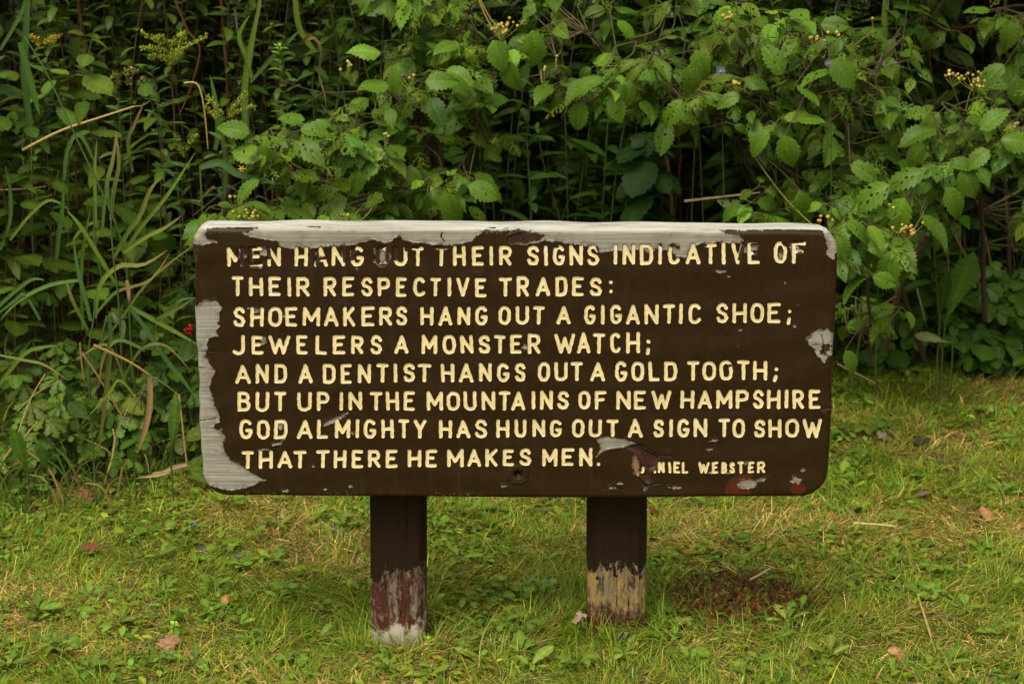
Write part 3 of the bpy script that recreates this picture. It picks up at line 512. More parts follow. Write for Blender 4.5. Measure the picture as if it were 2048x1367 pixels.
for A, B, hw, li in STROKES:
    h = .0008; lo = np.minimum(A, B).min(0) - hw - .003; hi = np.maximum(A, B).max(0) + hw + .003
    xs, zs = np.arange(lo[0], hi[0], h), np.arange(lo[1], hi[1], h); X, Z = np.meshgrid(xs, zs, indexing='ij'); P = np.stack([X, Z], -1).reshape(-1, 2)
    D, F = dist_segments(P, A, B, .009); hv = hw * (1 + .10 * np.sin(P[:, 0] * 210 + 2.5 * np.sin(P[:, 1] * 160)) * np.sin(P[:, 1] * 190 + P[:, 0] * 60) + .05 * np.sin(P[:, 1] * 420 + P[:, 0] * 330)); D = D - hv; Dg = D.reshape(X.shape); inside = Dg < 0
    cell = inside[:-1, :-1] | inside[1:, :-1] | inside[1:, 1:] | inside[:-1, 1:]
    i = np.arange(X.size).reshape(X.shape); Q = np.stack([i[:-1, :-1], i[1:, :-1], i[1:, 1:], i[:-1, 1:]], -1)[cell]
    used = np.unique(Q); re = np.full(X.size, -1); re[used] = np.arange(len(used)); Q = re[Q]; p = P[used].copy(); d = D[used]; f = F[used]
    o_ = d > 0; p[o_] = f[o_] + nrm(p[o_] - f[o_]) * hv[used][o_, None]; d = np.minimum(d, 0)
    wear = .00008 * np.sin(p[:, 0] * 900 + 3 * np.sin(p[:, 1] * 700))
    yy = lumpf(p[:, 0], p[:, 1]) + groove(d) + wear * (d < -.0005) - .0002 * (d >= -1e-6)
    def capsules(L):
        r = np.full(len(p), .5)
        for a, b, w in L: r = np.minimum(r, dist_segments(p, [bp(*a)], [bp(*b)], .02)[0] - w * .00086 * .9)
        return r
    far = np.full(len(p), .5); g = Geo(); g.add(np.stack([p[:, 0], yy, p[:, 1]], -1), Q)
    o = g.build('carved_word', M_CREAM, board, True, dict(peel=capsules(PEEL) if li in (0, 4) else far, pale=capsules(PALE) if li < 2 else far, rim=-d))

# --- posts
ZP = lambda py: at(1024, py, BT)[2]
def post(name, label, x, zb, layers, lean, seed):
    w = layers.get('w', .0495); ch = .013; g = Geo(); per = []
    pts = [(-w + ch, -w), (w - ch, -w), (w, -w + ch), (w, w - ch), (w - ch, w), (-w + ch, w), (-w, w - ch), (-w, -w + ch)]
    for a, b in zip(pts, pts[1:] + pts[:1]):
        n = max(3, int(math.hypot(b[0] - a[0], b[1] - a[1]) / .003)); per += [(a[0] + (b[0] - a[0]) * k / n, a[1] + (b[1] - a[1]) * k / n) for k in range(n)]
    per = np.array(per); m = len(per); H = zbot(0) + .30 - zb; zz = np.linspace(-.12, H, 150); n = len(zz)
    rr = np.random.default_rng(seed); ph = rr.uniform(0, 6, 6)
    wear = 1 - .035 * np.clip(1 - zz / .10, 0, 1) ** 2
    V = np.zeros((n, m, 3)); V[..., 0] = per[:, 0] * wear[:, None] + lean * (H - zz)[:, None]; V[..., 1] = per[:, 1] * wear[:, None]; V[..., 2] = zz[:, None]
    ang = np.arctan2(per[:, 1], per[:, 0]); V[..., :2] += (per / np.linalg.norm(per, axis=1)[:, None])[None] * (.0007 * np.sin(ang * 9 + ph[0] + zz[:, None] * 12) + .0005 * np.sin(ang * 23 + ph[1]))[..., None]
    crack = np.full((n, m), .5)
    for (cx, z0, z1) in layers['cracks']:
        cxz = cx + .0025 * np.sin(zz * 25 + ph[2]) + .001 * np.sin(zz * 90); d = np.abs(V[..., 0] - lean * (H - zz)[:, None] - cxz[:, None]) + np.where((zz > z0) & (zz < z1), 0, .5)[:, None] + np.where(per[:, 1] < 0, 0, .5)[None]
        crack = np.minimum(crack, d - .0011)
    V[..., 1] += .003 * np.clip(-crack / .0006, 0, 1)
    i = np.arange(n * m).reshape(n, m); Q = np.stack([i[:-1], np.roll(i[:-1], -1, 1), np.roll(i[1:], -1, 1), i[1:]], -1).reshape(-1, 4)
    g.add(V.reshape(-1, 3), Q); g.add(np.concatenate([V[-1], [[0, 0, H]]]), None, [[k, (k + 1) % m, m] for k in range(m)])
    t = NT('painted_post'); v = t.obj(); st = t.noise(t.obj((70, 70, 12)), 1.0, 6, .7); st2 = t.noise(t.obj((260, 260, 16)), 1.0, 4, .65); no = t.noise(t.obj((1.3, 1.3, .7)), 85, 6, .75); fine = t.noise(v, 260, 3, .7); big = t.noise(t.obj((1, 1, .6)), 30, 3)
    sep = t.n('ShaderNodeSeparateXYZ'); t.t.links.new(t.obj(), sep.inputs[0]); zc = sep.outputs[2]; xc = sep.outputs[0]
    zn = t.math('ADD', zc, t.math('ADD', t.math('MULTIPLY', t.math('SUBTRACT', st, .5), .030), t.math('ADD', t.math('MULTIPLY', t.math('SUBTRACT', big, .5), .12), t.math('MULTIPLY', t.math('SUBTRACT', no, .5), .115))))
    zn = t.math('ADD', zn, t.math('MULTIPLY', xc, layers['slope']))
    wood = t.mix(t.ramp(st2, .3, .7), (.085, .064, .042), (.26, .215, .155)); brown = t.mix(no, (.016, .009, .004), (.026, .015, .0065)); brown = t.mix(t.ramp(fine, .72, .75), brown, (.10, .07, .03))
    redp = t.mix(no, (.048, .012, .008), (.105, .036, .024)); c = wood
    for kind, z0, z1, thr in layers['bands']:
        col = dict(red=redp, ochre=t.mix(no, (.25, .16, .05), (.40, .27, .09)), white=t.mix(no, (.42, .38, .31), (.62, .58, .49)))[kind]
        f = t.math('MULTIPLY', t.ramp(zn, z0 - .012, z0 + .012), t.ramp(zn, z1 + .012, z1 - .012)); f = t.math('MULTIPLY', f, t.ramp(t.math('ADD', t.math('MULTIPLY', st, .5), t.math('MULTIPLY', no, .5)), thr - .02, thr + .04)); c = t.mix(f, c, col)
    if layers.get('xred'): a0, a1, z0, z1 = layers['xred']; f = t.math('MULTIPLY', t.math('MULTIPLY', t.ramp(xc, a0, a0 + .004), t.ramp(xc, a1, a1 - .004)), t.math('MULTIPLY', t.ramp(zn, z0, z0 + .01), t.ramp(zn, z1, z1 - .01))); c = t.mix(t.math('MULTIPLY', f, t.ramp(no, .42, .5)), c, redp)
    rem = t.math('MULTIPLY', t.ramp(t.noise(t.obj((110, 110, 22)), 1.0, 5, .7), .54, .60), t.ramp(zc, layers['brown'] - .085, layers['brown'] - .01)); c = t.mix(t.math('MULTIPLY', rem, .9), c, brown)
    c = t.mix(t.ramp(zn, layers['brown'] - .002, layers['brown'] + .002), c, brown); c = t.mix(t.ramp(t.attr('crack'), .0004, -.0004), c, (.008, .006, .004))
    c = t.mix(t.math('MULTIPLY', t.ramp(zc, .03, .0), t.ramp(no, .3, .6)), c, (.10, .08, .045))
    mat = t.out(t.pbsdf(c, .75, .10, t.bump(st2, .6, .0025)))
    o = g.build(name, mat, sign, True, dict(crack=np.concatenate([crack.ravel(), np.full(m + 1, .5)]))); o.location = np.array([x, BT + w, zb]) - off; o['label'] = label
    return o
zb1 = gz(-.19, .1); zb2 = gz(.19, .1)
xp1 = (at(743, 1010, BT)[0] + at(855, 1010, BT)[0]) / 2; xp2 = (at(1176, 1010, BT)[0] + at(1292, 1010, BT)[0]) / 2
HZ = lambda py, zb: ZP(py) - zb
post('post', 'post with a dark red scuffed band and a chalky white foot', xp1, zb1, dict(brown=HZ(1148, zb1), slope=-.25, cracks=[(.006, -.1, .17), (.02, .2, .5)],
     bands=[('red', HZ(1262, zb1), HZ(1150, zb1), .46), ('white', HZ(1330, zb1), HZ(1252, zb1), .30), ('white', HZ(1175, zb1), HZ(1140, zb1), .60), ('ochre', HZ(1255, zb1), HZ(1215, zb1), .62)]), -.012, 3)
post('post', 'post with an ochre and bare wood patch above a dark red foot', xp2, zb2, dict(w=.0525, brown=HZ(1142, zb2), slope=.12, cracks=[(.002, -.1, .155), (-.024, .02, .12), (.024, .02, .10)],
     bands=[('ochre', HZ(1214, zb2), HZ(1140, zb2), .49), ('red', HZ(1300, zb2), HZ(1212, zb2), .40)], xred=(.018, .036, HZ(1195, zb2), HZ(1148, zb2))), .004, 5)

# ================================================================== lawn (nobody could count it)
from mathutils import noise as MN, Vector
def fnoise(x, y, s, seed=0):
    return np.array([MN.noise(Vector((a * s, b * s, seed))) for a, b in zip(np.ravel(x), np.ravel(y))])
MOSS = on_ground(1480, 1212)[:2]
def moss_w(x, y): return .68 * np.exp(-(((x - MOSS[0]) / .095) ** 2 + ((y - MOSS[1]) / .085) ** 2) ** 1.5)
def lawn_edge(x):                       # where the mown grass meets the thicket
    return np.interp(x, [-2.5, -.95, -.62, -.3, .2, .62, 1.0, 1.3, 2.6], [.72, .78, 1.02, 1.35, 1.75, 1.95, 1.95, 2.0, 2.05])
NG = 340000
x = rng.uniform(-1.5, 1.75, NG); y = rng.uniform(-.6, 2.3, NG); q_ = rng.random(1500); a_ = rng.uniform(0, 2 * pi, 1500); px_ = np.where(q_ < .5, xp1, xp2); r_ = rng.uniform(.055, .10, 1500); sq_ = 1 / np.maximum(np.abs(np.cos(a_)), np.abs(np.sin(a_))); x[:1500] = px_ + r_ * np.cos(a_) * sq_; y[:1500] = .11 + r_ * np.sin(a_) * sq_      # taller uncut grass at the feet of the posts
keep = y < lawn_edge(x) + rng.normal(.05, .14, NG)
inpost = (np.abs(y - .11) < .055) & ((np.abs(x - xp1) < .055) | (np.abs(x - xp2) < .055)); x, y = x[keep & ~inpost], y[keep & ~inpost]; n = len(x)
n1 = fnoise(x, y, 2.6, 1); n2 = fnoise(x, y, 9, 4); n3 = fnoise(x, y, 1.1, 8); mw = moss_w(x, y); kk = rng.random(n) > mw * .93; x, y, n1, n2, n3, mw = (a[kk] for a in (x, y, n1, n2, n3, mw)); n = len(x)
dry = 1 / (1 + np.exp(-(n1 * 7.5 + n2 * 3.5 + .9 * np.clip(x + .05, -1, 1) - .15)))
isdry = rng.random(n) < .07 + .56 * dry
L = np.where(isdry, rng.gamma(6, .0058, n), rng.gamma(7, .0052, n) * (1 + .9 * n2)); L = np.clip(L, .012, .10) * (1 - .4 * mw); L = L * np.where((np.abs(y - .11) < .10) & (np.minimum(np.abs(x - xp1), np.abs(x - xp2)) < .10), 1.5, 1.0); under = (np.abs(y - .1) < .2); W = rng.uniform(.0011, .0026, n)
az = fnoise(x, y, 5, 31) * 7 + rng.normal(0, 1.0, n); lean = np.where(isdry, rng.uniform(.7, 1.55, n), np.abs(rng.normal(.75, .4, n))); bend = rng.uniform(.2, 1.3, n)
dirh = np.stack([np.cos(az), np.sin(az)], -1); side = np.stack([-np.sin(az), np.cos(az), 0 * az], -1)
tw = rng.normal(0, .6, n); side = nrm(side * np.cos(tw)[:, None] + np.stack([dirh[:, 0], dirh[:, 1], 0 * az], -1) * np.sin(tw)[:, None])
pos = [np.stack([x, y, gz(x, y) - .004], -1)]; ang = lean.copy()
for k in range(3):
    pos.append(pos[-1] + (L / 3)[:, None] * np.stack([np.sin(ang) * dirh[:, 0], np.sin(ang) * dirh[:, 1], np.cos(ang)], -1)); ang = np.minimum(ang + bend * .55, np.where(isdry, 1.75, 2.1))
for p in pos: p[:, 2] = np.maximum(p[:, 2], gz(p[:, 0], p[:, 1]) + .002)
hw = [.5, .48, .36]
rows = []
for k in range(3): rows += [pos[k] - side * (W * hw[k])[:, None], pos[k] + side * (W * hw[k])[:, None]]
rows.append(pos[3]); V = np.stack(rows, 1)
gcol = np.array([.162, .290, .024]) * np.exp(rng.normal(0, .28, (n, 1))) ; gcol[:, 0] *= np.exp(rng.normal(.05, .25, n)); yel = rng.random(n) < .25; gcol[yel] = gcol[yel] * [1.7, 1.2, .9]
dcol = np.array([.64, .475, .18]) * np.exp(rng.normal(0, .34, (n, 1))); dcol[:, 2] *= np.exp(rng.normal(0, .2, n)); red_ = rng.random(n) < .26; dcol[red_] *= [.50, .36, .32]
C = np.where(isdry[:, None], dcol, gcol); CC = np.repeat(C[:, None], 7, 1); CC[:, :2] = CC[:, :2] * .7 + np.array([.075, .055, .016]); tip = (rng.random(n) < .3) & ~isdry; CC[tip, 6] = np.array([.26, .19, .07])
b = (np.arange(n) * 7)[:, None]
g = Geo(); g.add(V.reshape(-1, 3), np.concatenate([b + np.array([0, 1, 3, 2]), b + np.array([2, 3, 5, 4])]), b + np.array([4, 5, 6]), CC.reshape(-1, 3))
tag(g.build('lawn_grass', M_GRASS), 'short mown grass, green mixed with dry straw, around the sign', 'grass', None, 'stuff')

# low moss and creeping greenery between the blades
g = Geo(); n = 42000; x = rng.uniform(-1.6, 1.8, n); y = rng.uniform(-.5, 2.2, n); keep = y < lawn_edge(x) + .1; x, y = x[keep], y[keep]; n = len(x); mo = fnoise(x, y, 3.4, 21) + fnoise(x, y, 11, 5) * .4 - .6 * moss_w(x, y) - .12 * np.clip(x, -.3, 1)
k = mo > .05; x, y = x[k], y[k]; n = len(x); az = rng.uniform(0, 2 * pi, n); A = np.stack([np.cos(az), np.sin(az), rng.uniform(.1, .9, n)], -1)
place_mix(g, TINY, np.stack([x, y, gz(x, y) + rng.uniform(0, .012, n)], -1), A, (0, -.2, 1), rng.uniform(.009, .026, n), tints((.118, .19, .020), n, .35, .25))
tag(g.build('creeping_greenery', M_LEAF), 'tiny leaved creeping greenery and moss low between the grass blades', 'ground cover', None, 'stuff')
g = Geo(); n = 2600; x = MOSS[0] + rng.normal(0, .06, n); y = MOSS[1] + rng.normal(0, .05, n); az = rng.uniform(0, 2 * pi, n); A = np.stack([np.cos(az), np.sin(az), rng.uniform(.5, 2, n)], -1)
mc = tints((.105, .056, .014), n, .4, .25); r_ = rng.random(n); mc[r_ < .45] *= [.75, .52, .6]; mc[r_ > .8] *= [1.1, 1.9, 1.0]
place_mix(g, TINY, np.stack([x, y, gz(x, y) + rng.uniform(-.002, .008, n)], -1), A, (0, -.4, 1), rng.uniform(.008, .017, n), mc)
tag(g.build('moss_patch', M_LEAF), 'low reddish brown moss patch in the lawn right of the sign posts', 'moss', None, 'stuff')

# ================================================================== things lying or growing in the lawn
def zone(px, py):
    col = 'far left' if px < 330 else 'left' if px < 730 else 'middle' if px < 1180 else 'right' if px < 1650 else 'far right'
    row = 'at the bottom' if py > 1290 else 'level with the post feet' if py > 1190 else 'level with the posts' if py > 1080 else 'just under the board' if py > 1000 else 'level with the board' if py > 820 else 'by the thicket'
    return {'far left': 'at far left, ', 'left': 'left of the posts, ', 'middle': 'between the posts, ', 'right': 'right of the posts, ', 'far right': 'at far right, '}[col] + row
def rosette(px, py, n, size, kind, colr=(.135, .225, .026), look=None):
    size *= .82; n = max(3, int(n * .85)); p = on_ground(px, py) - [0, 0, .003]; g = Geo(); tms = dict(oval=OBOV, dandelion=[OBOV[2], OBOV[3]], round=ROUND, butter=BUTTER, clover=CLOVER, strawberry=TREFOIL)[kind]; a0 = U(0, 6)
    az = a0 + np.arange(n) * 2.399 + rng.normal(0, .3, n); up = rng.uniform(.25, 1.3, n) if kind in ('oval', 'dandelion') else rng.uniform(.1, .6, n)
    A = np.stack([np.cos(az), np.sin(az), up], -1); N = np.stack([-np.cos(az) * .3, -np.sin(az) * .3 - .25, np.ones(n)], -1); S = size * rng.uniform(.65, 1.15, n)
    st = 0 if kind in ('oval', 'dandelion') else .6
    Pb = p + np.stack([np.cos(az), np.sin(az), 0 * az], -1) * (st * size * rng.uniform(.3, 1.0, n))[:, None] + np.array([0, 0, .010]) + np.array([0, 0, 1]) * (st * size * rng.uniform(.3, .9, n))[:, None]
    for q in Pb if st else []: tube(g, [p, (p + q) / 2 + [0, 0, .004], q], .0009, .0008, (.07, .10, .025), 4, 4)
    place_mix(g, tms, Pb, A, N, S, tints(colr, n, .2, .12))
    cat = dict(oval='weed', dandelion='weed', round='violet plant', butter='buttercup plant', clover='clover plant', strawberry='wild strawberry plant')[kind]
    lk = look or ('big ' if size * n > .25 else 'small ' if size * n < .125 else '') + dict(oval='rosette of oval green leaves', dandelion='rosette of long narrow leaves', round='plant with round heart leaves', butter='plant with lobed green leaves', clover='clover with three round leaflets', strawberry='plant with three toothed leaflets')[kind]
    o = g.build(dict(oval='broadleaf_weed', dandelion='narrow_leaf_weed', round='violet_plant', butter='buttercup_plant', clover='clover_plant', strawberry='strawberry_plant')[kind], M_LEAF, None, True, None, p)
    return tag(o, lk + ' ' + zone(px, py), cat, cat + 's growing low in the grass')
GREEN2 = (.18, .28, .045)
for a in [(75, 1225, 9, .060, 'oval'), (180, 1200, 8, .055, 'oval'), (60, 1130, 6, .05, 'oval'), (320, 1120, 4, .05, 'oval'), (240, 1250, 9, .055, 'oval'), (430, 1180, 7, .05, 'oval'), (330, 1190, 6, .05, 'dandelion'), (110, 1300, 8, .055, 'dandelion'), (390, 1330, 7, .05, 'oval'),
          (500, 1090, 7, .06, 'dandelion'), (560, 1060, 6, .05, 'oval'), (450, 1110, 7, .032, 'round'), (400, 1130, 6, .03, 'clover'), (480, 1140, 7, .03, 'round'), (540, 1125, 5, .034, 'strawberry'), (620, 1150, 5, .04, 'oval'), (690, 1060, 7, .05, 'dandelion'), (640, 1040, 6, .045, 'oval'), (330, 1020, 6, .04, 'oval'),
          (780, 1340, 7, .05, 'oval'), (640, 1275, 5, .04, 'oval'), (590, 1320, 6, .03, 'clover'), (735, 1345, 5, .045, 'oval'), (700, 1300, 4, .04, 'oval'), (860, 1360, 6, .05, 'oval'), (955, 1330, 5, .055, 'oval', GREEN2), (1060, 1350, 6, .06, 'oval', GREEN2), (1040, 1270, 7, .05, 'butter'), (1075, 1190, 8, .036, 'strawberry', GREEN2), (1010, 1185, 4, .035, 'round'),
          (920, 1120, 5, .062, 'dandelion'), (960, 1190, 4, .035, 'oval'), (1090, 1130, 4, .045, 'oval'), (870, 1060, 5, .05, 'oval'), (940, 1030, 6, .05, 'dandelion'), (1000, 1020, 4, .035, 'round'), (1120, 1040, 5, .045, 'oval'), (1250, 1330, 7, .055, 'dandelion', GREEN2), (1210, 1300, 5, .05, 'oval'), (1380, 1350, 6, .055, 'oval'), (1340, 1000, 6, .055, 'dandelion'),
          (1420, 1020, 5, .05, 'oval'), (1470, 1100, 5, .034, 'round'), (1390, 1170, 5, .04, 'oval'), (1500, 1130, 4, .038, 'oval'), (1575, 1265, 6, .062, 'dandelion', GREEN2), (1555, 1300, 5, .05, 'oval'), (1660, 1330, 6, .07, 'oval', GREEN2), (1600, 1240, 4, .045, 'oval'), (1520, 1345, 7, .05, 'oval'), (1850, 1195, 7, .034, 'round'), (1930, 1220, 6, .05, 'oval'),
          (1890, 1340, 5, .065, 'dandelion'), (1760, 1290, 4, .045, 'oval'), (2000, 1270, 5, .05, 'oval'), (1880, 1150, 4, .04, 'clover'), (1790, 1050, 5, .045, 'oval'), (2000, 990, 5, .045, 'oval'), (1740, 870, 4, .045, 'strawberry'), (1775, 850, 5, .055, 'dandelion'), (1850, 870, 5, .055, 'oval'), (1830, 760, 5, .045, 'strawberry'), (1920, 780, 6, .05, 'dandelion'), (2030, 700, 7, .085, 'dandelion', GREEN2),
          (1700, 790, 6, .07, 'dandelion'), (1690, 880, 6, .045, 'strawberry'), (1720, 930, 5, .04, 'oval'), (1950, 890, 4, .045, 'oval'), (2030, 850, 5, .05, 'oval'), (1680, 960, 6, .05, 'oval'), (30, 990, 6, .06, 'dandelion'), (75, 960, 4, .055, 'oval'), (60, 1000, 3, .05, 'strawberry'), (150, 900, 3, .08, 'oval'), (140, 860, 6, .055, 'oval'), (20, 1330, 7, .055, 'oval'), (180, 1340, 7, .05, 'oval'), (480, 1250, 6, .04, 'oval'), (300, 1330, 6, .05, 'dandelion'),
          (1150, 1350, 6, .04, 'strawberry'), (900, 1260, 4, .035, 'oval'), (1310, 1250, 4, .035, 'clover'), (1450, 1300, 5, .035, 'oval'), (1960, 1100, 5, .035, 'clover'), (2040, 1130, 4, .04, 'oval'), (1640, 1120, 3, .035, 'oval'), (560, 1200, 5, .035, 'oval'), (660, 1220, 5, .035, 'clover'), (260, 1080, 5, .04, 'round'), (130, 1070, 6, .045, 'oval'), (560, 1010, 5, .045, 'oval'), (460, 1020, 5, .04, 'round')]:
    rosette(*a)
spots = [(U(0, 720), U(1030, 1365)) for _ in range(20)] + [(U(880, 1170), U(1010, 1365)) for _ in range(8)] + [(U(1300, 2048), U(1010, 1365)) for _ in range(14)] + [(U(1690, 2048), U(780, 1000)) for _ in range(16)]
for px, py in spots:
    kd = ('oval', 'oval', 'dandelion', 'clover', 'strawberry', 'round')[int(rng.integers(0, 6))]
    if math.hypot((px - 1480) / 130, (py - 1195) / 60) > 1: rosette(px, py, int(rng.integers(3, 7)), U(.03, .05) * (.75 if kd in ('clover', 'round', 'strawberry') else 1), kd)
def tall_weed(px, py, y, n, size, kind, col, side):
    """a low plant of the thicket edge: stalks fan out from its foot to leaves at different heights"""
    top = at(px, py, y); p = np.array([top[0], y + .02, gz(top[0], y)]); g = Geo(); tms = dict(lobed=BUTTER, threefold=TREFOIL, heart=ROUND)[kind]; h = max(.03, top[2] - p[2])
    for k in range(n):
        q = p + np.array([rng.normal(0, .045), rng.normal(-.015, .03), h * U(.55, 1.1)]); az = U(0, 2 * pi); tube(g, [p, p * .4 + q * .6 + [0, 0, .02], q], .0012, .0009, (.09, .12, .03), 4, 5)
        place(g, tms[k % len(tms)], [q], [(cos(az), sin(az) - .3, U(-.5, .15))], nrm([rng.normal(0, .3), -.5, 1]), [size * U(.7, 1.2)], tints(col, 1, .2, .12))
    lk = dict(lobed='leafy weed with deeply lobed leaves', threefold='leafy weed with three toothed leaflets', heart='leafy weed with rounded leaves')[kind]; row = 'high up' if py < 620 else 'half way down' if py < 740 else 'low down'
    tag(g.build(dict(lobed='lobed_weed', threefold='threefold_weed', heart='round_leaf_weed')[kind], M_LEAF, None, True, None, p), lk + (' left of the board, ' if side < 0 else ' right of the board, ') + row, 'weed', 'weeds along the thicket edge')
for _ in range(40):
    px, py = U(-60, 392), 900 - 300 * U(0, 1) ** 1.5; y = .92 + .0009 * (900 - py) + U(-.05, .05); k = ('lobed', 'lobed', 'threefold')[int(rng.integers(0, 3))]
    tall_weed(px, py, y, int(rng.integers(3, 7)), U(.045, .07), k, (.045, .092, .012) if py < 740 else (.085, .15, .020), -1)  # weeds higher up get a darker green, shade put into their colour
for _ in range(64):
    px, py = U(1680, 2110), U(520, 715); y = 1.72 + .0013 * (700 - py) + U(-.08, .08); k = ('lobed', 'threefold', 'threefold', 'heart')[int(rng.integers(0, 4))]
    tall_weed(px, py, y, int(rng.integers(4, 8)), U(.05, .075), k, (.050, .115, .014), 1)
def strap_leaf(px, py, tip, w, name, label, cat, lift=.02, col=(.08, .165, .025), y=None):
    """one tall upright leaf on its stalk"""
    yy = 1.48 if px > 1024 else .76; b_ = at(px, py, yy); q = at(*tip, yy - .03); p = np.array([b_[0], yy + .01, gz(b_[0], yy)]); w = w * .55; g = Geo(); L = np.linalg.norm(q - b_); tube(g, [p, b_, b_ + (q - b_) * .3], .0022, .0018, (.10, .13, .04), 5, 7)
    tm = leaf_tmpl(obovate(w / L, .03), 12, 3, .05, .012, .05, .15, .12, .03, 0, int(px)); place(g, tm, [b_], [q - b_], (0, -1, .35), [L], [col])
    return tag(g.build(name, M_LEAF, None, True, None, p), label, cat)
strap_leaf(1890, 645, (1947, 505), .056, 'dock_plant', 'tall upright crinkled dock leaf against the dark thicket at far right', 'dock plant', col=(.065, .15, .02))
strap_leaf(1880, 630, (1895, 545), .030, 'dock_plant', 'narrow dock leaf in shade left of the tall crinkled dock leaf', 'dock plant', col=(.03, .075, .012))
strap_leaf(342, 920, (352, 787), .024, 'broadleaf_weed', 'tall narrow paddle shaped leaf standing just left of the board', 'weed')
strap_leaf(55, 945, (25, 860), .030, 'broadleaf_weed', 'broad paddle shaped leaf standing at far left edge of the lawn', 'weed', col=(.085, .175, .02))
strap_leaf(95, 940, (80, 893), .022, 'broadleaf_weed', 'small folded upright leaf right of the broad paddle leaf at far left', 'weed')
strap_leaf(182, 840, (140, 805), .034, 'broadleaf_weed', 'pale rounded leaf leaning among the lobed leaves left of the tall grass', 'weed', col=(.12, .19, .06))
strap_leaf(268, 930, (262, 900), .020, 'broadleaf_weed', 'small oval leaf among dry stalks left of the board', 'weed')
strap_leaf(1905, 685, (1830, 668), .02, 'narrow_leaf_weed', 'limp pale leaf stalk lying at the right edge of the thicket', 'weed', col=(.2, .24, .1))

# fallen leaves, straws, sticks
def dry_leaf(px, py, size, col, label, rot=None, curl=.7):
    p = on_ground(px, py) + [0, 0, .022]; a = U(0, 6) if rot is None else rot; g = Geo(); tm = leaf_tmpl(ovate(.30, .42), 6, 4, .22, .03, U(.2, .8), curl * 1.8, U(.4, 1.0), .2, .06, int(px + py))
    place(g, tm, [p - np.array([cos(a), sin(a), 0]) * size / 2], [(cos(a), sin(a), U(-.1, .25))], (U(-.3, .3), -.5, 1), [size], [col], .6)
    tag(g.build('fallen_leaf', M_DRY, None, True, None, p), label, 'fallen leaf', 'fallen leaves in the grass')
for a in [(338, 1298, .055, (.33, .17, .11), 'pinkish brown curled fallen leaf in the lawn at lower left'), (180, 1112, .04, (.17, .06, .03), 'small dark red brown fallen leaf in the lawn at left'), (452, 1213, .026, (.40, .19, .07), 'small orange fallen leaf in the lawn below the left end of the board'),
          (1312, 1035, .05, (.15, .05, .022), 'dark brown fallen leaf just right of the ochre patched post', .9), (1806, 1326, .062, (.48, .24, .14), 'salmon orange fallen leaf in the lawn at lower right', .15), (124, 896, .055, (.20, .065, .03), 'russet brown crumpled leaf at left below the lobed plants'), (733, 1107, .03, (.16, .07, .04), 'brown fallen leaf touching the left post'),
          (1848, 998, .05, (.20, .12, .08), 'grey brown dead leaf in the lawn at right', 2.0), (1768, 888, .05, (.30, .22, .17), 'pale grey dead leaf in the lawn right of the board'), (1845, 895, .04, (.07, .035, .03), 'nearly black dead leaf right of the pale grey one'), (85, 860, .045, (.19, .05, .025), 'brick red dead leaf under the lobed plants at far left'), (175, 1000, .05, (.2, .08, .04), 'brown dead leaf at left among dry stalks'),
          (1970, 1035, .035, (.36, .17, .09), 'small tan dead leaf in the lawn at far right'), (385, 890, .04, (.22, .06, .025), 'red brown dead leaf left of the lower board corner'), (2018, 790, .04, (.3, .13, .08), 'pinkish dead leaf at far right beside the thicket'), (1280, 1000, .035, (.16, .06, .03), 'brown leaf scrap under the board beside the ochre patched post')]:
    dry_leaf(*a)
def scrap(px, py, y, label, cols, n=4):
    g = Geo(); c0 = at(px, py, y)
    for k in range(n):
        tm = leaf_tmpl(ovate(.4, .5), 3, 2, .2, .05, U(.3, 1.2), 1.2, .4, .1, 0, 300 + k + int(px)); place(g, tm, [c0 + rng.normal(0, 1, 3) * [.010, .004, .002] - [0, 0, .010]], [rng.normal(0, 1, 3) * [1, .6, .25]], rng.normal(0, .5, 3) + [0, -.5, .8], [U(.014, .026)], [cols[k % len(cols)]], .5)
    tag(g.build('curled_flake', M_DRY, None, True, None, c0), label, 'fallen leaf', 'pale curled flakes by the post')
scrap(1158, 1213, .06, 'pale pinkish curled dead leaf caught left of the ochre patched post', [(.33, .25, .21), (.27, .18, .14), (.22, .18, .16)])
scrap(1268, 1253, .02, 'pale white pink curled dead leaf at the foot of the ochre patched post', [(.36, .29, .25), (.30, .21, .17), (.27, .15, .09)])
def stalk(pts, r, col, label, name='dry_stalk', cat='dry stalk', y=None, col2=None, mat=None, ys=None, lift=.02, group='dry stalks and straws'):
    P = [(on_ground(*p) + [0, 0, lift]) if y is None else at(*p, y if ys is None else ys[k]) for k, p in enumerate(pts)]; g = Geo(); tube(g, P, r, r * .6, col, 6, None, col2)
    return tag(g.build(name, mat or M_DRY, None, True, None, P[0]), label, cat, group)
STRAW, TANC = (.46, .33, .13), (.30, .19, .07)
